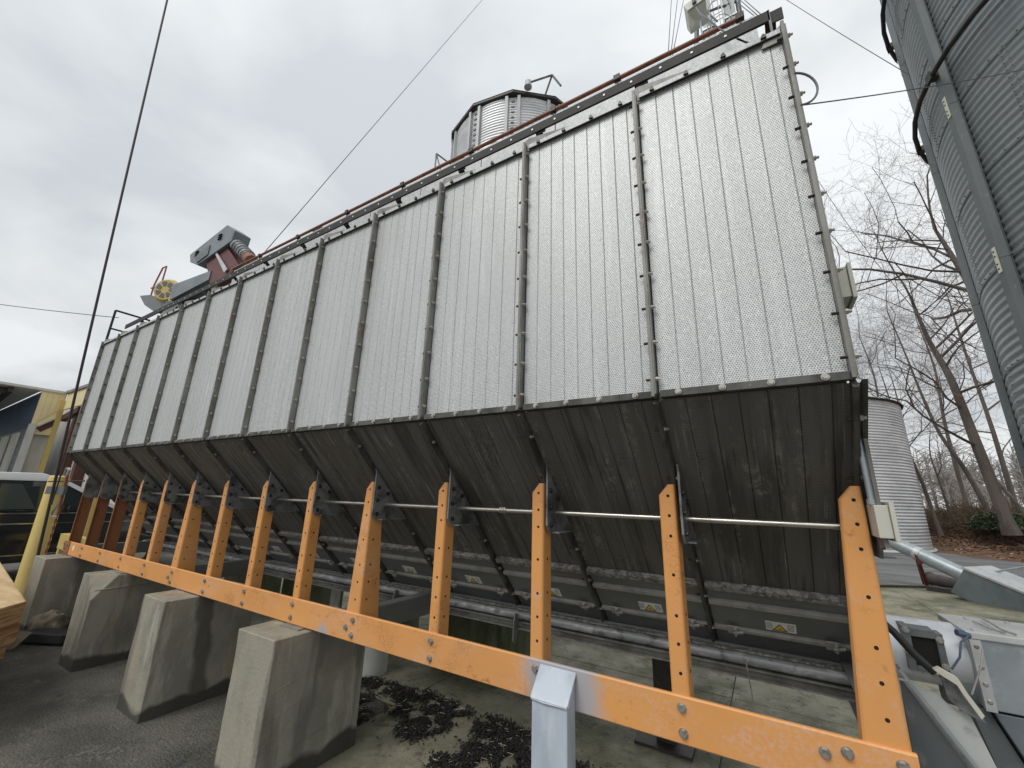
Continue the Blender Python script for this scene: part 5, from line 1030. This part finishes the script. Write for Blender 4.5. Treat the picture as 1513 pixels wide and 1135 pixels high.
tree([px(13.9, 26, .6), pa(13.5, 26, .04), pa(12.9, 26, .11), pa(12.6, 26, .17), pa(12.3, 26, .24)], .13, 23, 'thin bare tree closest to the squat bin', 3, 2.6, .35, 9)
tree([px(14.9, 30, .9), pa(14.7, 30, .04), pa(14.5, 30, .09), pa(14.9, 30, .13)], .10, 24, 'short bare sapling in front of the straw field', 3, 2.0, .3, 8)
tree([px(20.6, 24, .9), pa(20.5, 24, .2), pa(20.2, 24, .36), pa(19.6, 24, .43), pa(18.9, 24, .50)], .36, 25, 'tall bare tree behind the silo reaching its limbs left across the sky', 4, 4.6, .45, 10, side=-80)
tree([px(11.4, 34, .6), pa(11.5, 34, .14), pa(11.7, 34, .24), pa(11.2, 34, .32)], .16, 26, 'bare tree top showing above the squat bin roof', 4, 3.6, .45, 9)
tree([px(16.1, 38, 1), pa(16.0, 38, .13), pa(16.3, 38, .24), pa(15.9, 38, .33)], .20, 27, 'bare tree farther back between the two leaning trunks', 4, 4.4, .3, 10)
tree([px(18.9, 36, 1), pa(18.9, 36, .12), pa(18.6, 36, .26), pa(18.5, 36, .36)], .22, 28, 'bare tree farther back just left of the silo', 4, 4.4, .3, 10)
tree([px(13.0, 44, 1), pa(12.9, 44, .10), pa(13.1, 44, .18), pa(13.0, 44, .24)], .18, 29, 'distant bare tree right of the squat bin', 4, 4.2, .3, 9)
tree([px(21.5, 30, 1), pa(21.4, 30, .16), pa(21.0, 30, .30), pa(20.5, 30, .42)], .24, 30, 'bare tree mostly hidden behind the tall silo', 3, 4.4, .4, 8)
# fallen / leaning stem
g = MB(); g.tube([pa(19.8, 25, -.03), pa(18.9, 25.5, .02), pa(17.9, 26, .06)], [.09, .07, .05], 6); solo(g, 'leaning_stem', 'bark', 'leaning dead stem crossing low in front of the brush by the silo', 'dead tree')
# distant wood seen as one grey mass
rnd = random.Random(40); g = MB()
for k in range(260):
    azd = rnd.uniform(4, 34); dist = rnd.uniform(95, 150); h_ = rnd.uniform(7, 12); p = px(azd, dist, 1.3); g.cyl(p, p+Vector((0, 0, h_)), .16, 4, .05)
    for j in range(46):
        q = p+Vector((0, 0, h_*rnd.uniform(.15, .95))); d_ = Vector((rnd.gauss(0, 1), rnd.gauss(0, 1), rnd.uniform(.2, 1.3))).normalized()*rnd.uniform(1.2, 3.2); g.cyl(q, q+d_, .07, 3, .03, caps=False)
ob = g.build('far_wood', 'farwood'); tag(ob, 'grey leafless wood in the distance beyond the straw field', 'wood', kind='stuff')
# brush on the bank
rnd = random.Random(41); g = MB()
for k in range(7500):
    azd = rnd.uniform(10.5, 23); dist = rnd.uniform(27.5, 36); x_, y_ = px(azd, dist, 0).xy
    hgt = 1.5 if azd > 15 else 1.2
    d1 = (x_-5.5)*.871+(y_-24.6)*.491
    if d1 < 2.6: continue
    z_ = bank_h(x_, y_)+rnd.uniform(0, .45)*hgt; q = Vector((x_, y_, z_)); pts = [q]; d_ = Vector((rnd.gauss(0, 1), rnd.gauss(0, 1), rnd.gauss(.3, .7))).normalized(); ln = rnd.uniform(.35, 1.1)
    for j in range(3): d_ = (d_+Vector((rnd.gauss(0, .35), rnd.gauss(0, .35), -.12))).normalized(); q = q+d_*ln/3; pts.append(q)
    g.tube(pts, [.011, .010, .008, .005], 3, caps=False)
ob = g.build('bramble_brush', 'brush'); tag(ob, 'tangled brown bramble along the top of the bank', 'brush', kind='stuff')
def bush(c, rr, n_, seed_, lb):
    rnd = random.Random(seed_); g = MB(); t_ = thing('evergreen_bush', lb, 'bush', c)
    for k in range(n_):
        v = Vector((rnd.gauss(0, 1), rnd.gauss(0, 1), rnd.gauss(0, .7))).normalized()*rr*(.45+.6*rnd.random()**.6); v.z = abs(v.z)*.75
        v *= 1+.35*mnoise.noise(v*1.3+Vector((seed_, 0, 0))); s_ = rnd.uniform(.04, .085); a_ = Vector((rnd.gauss(0, 1), rnd.gauss(0, 1), rnd.gauss(0, 1))).normalized()*s_; b1 = a_.cross(Vector((rnd.gauss(0, 1), rnd.gauss(0, 1), 1))).normalized()*s_*.5; q = Vector(c)+v
        g.quad(q-a_, q+b1, q+a_, q-b1)
    g.build('foliage', 'evergreen', t_); g = MB()
    for k in range(12): g.cyl(Vector(c), Vector(c)+Vector((rnd.gauss(0, .4), rnd.gauss(0, .4), 1.1))*rr*.7, .02, 4, .006)
    g.build('stems', 'bark', t_)
bush(px(18.0, 26.5, .95), 1.0, 4200, 1, 'dull green bush on the bank beside the tall silo')
bush(px(16.9, 28.5, .95), .75, 2200, 2, 'smaller green bush on the bank left of the larger one')
rnd = random.Random(43); g = MB()
for k in range(11000):
    azd = rnd.uniform(11.5, 21); dist = rnd.uniform(19, 33); x_, y_ = px(azd, dist, 0).xy; d1 = (x_-5.5)*.871+(y_-24.6)*.491
    if d1 < .3+.5*mnoise.noise(Vector((x_, y_, 0))): continue
    if d1 < 1.4 and rnd.random() < .4: continue
    z_ = bank_h(x_, y_)+.025; s_ = rnd.uniform(.035, .075); a_ = rnd.uniform(0, 2*PI); u_ = Vector((math.cos(a_), math.sin(a_), rnd.uniform(-.5, .5)))*s_; v_ = Vector((-math.sin(a_), math.cos(a_), rnd.uniform(-.5, .5)))*s_*.6; c = Vector((x_, y_, z_)); g.quad(c-u_, c+v_, c+u_, c-v_)
ob = g.build('fallen_leaves', 'leaf'); tag(ob, 'brown fallen leaves covering the bank', 'leaves', kind='stuff')
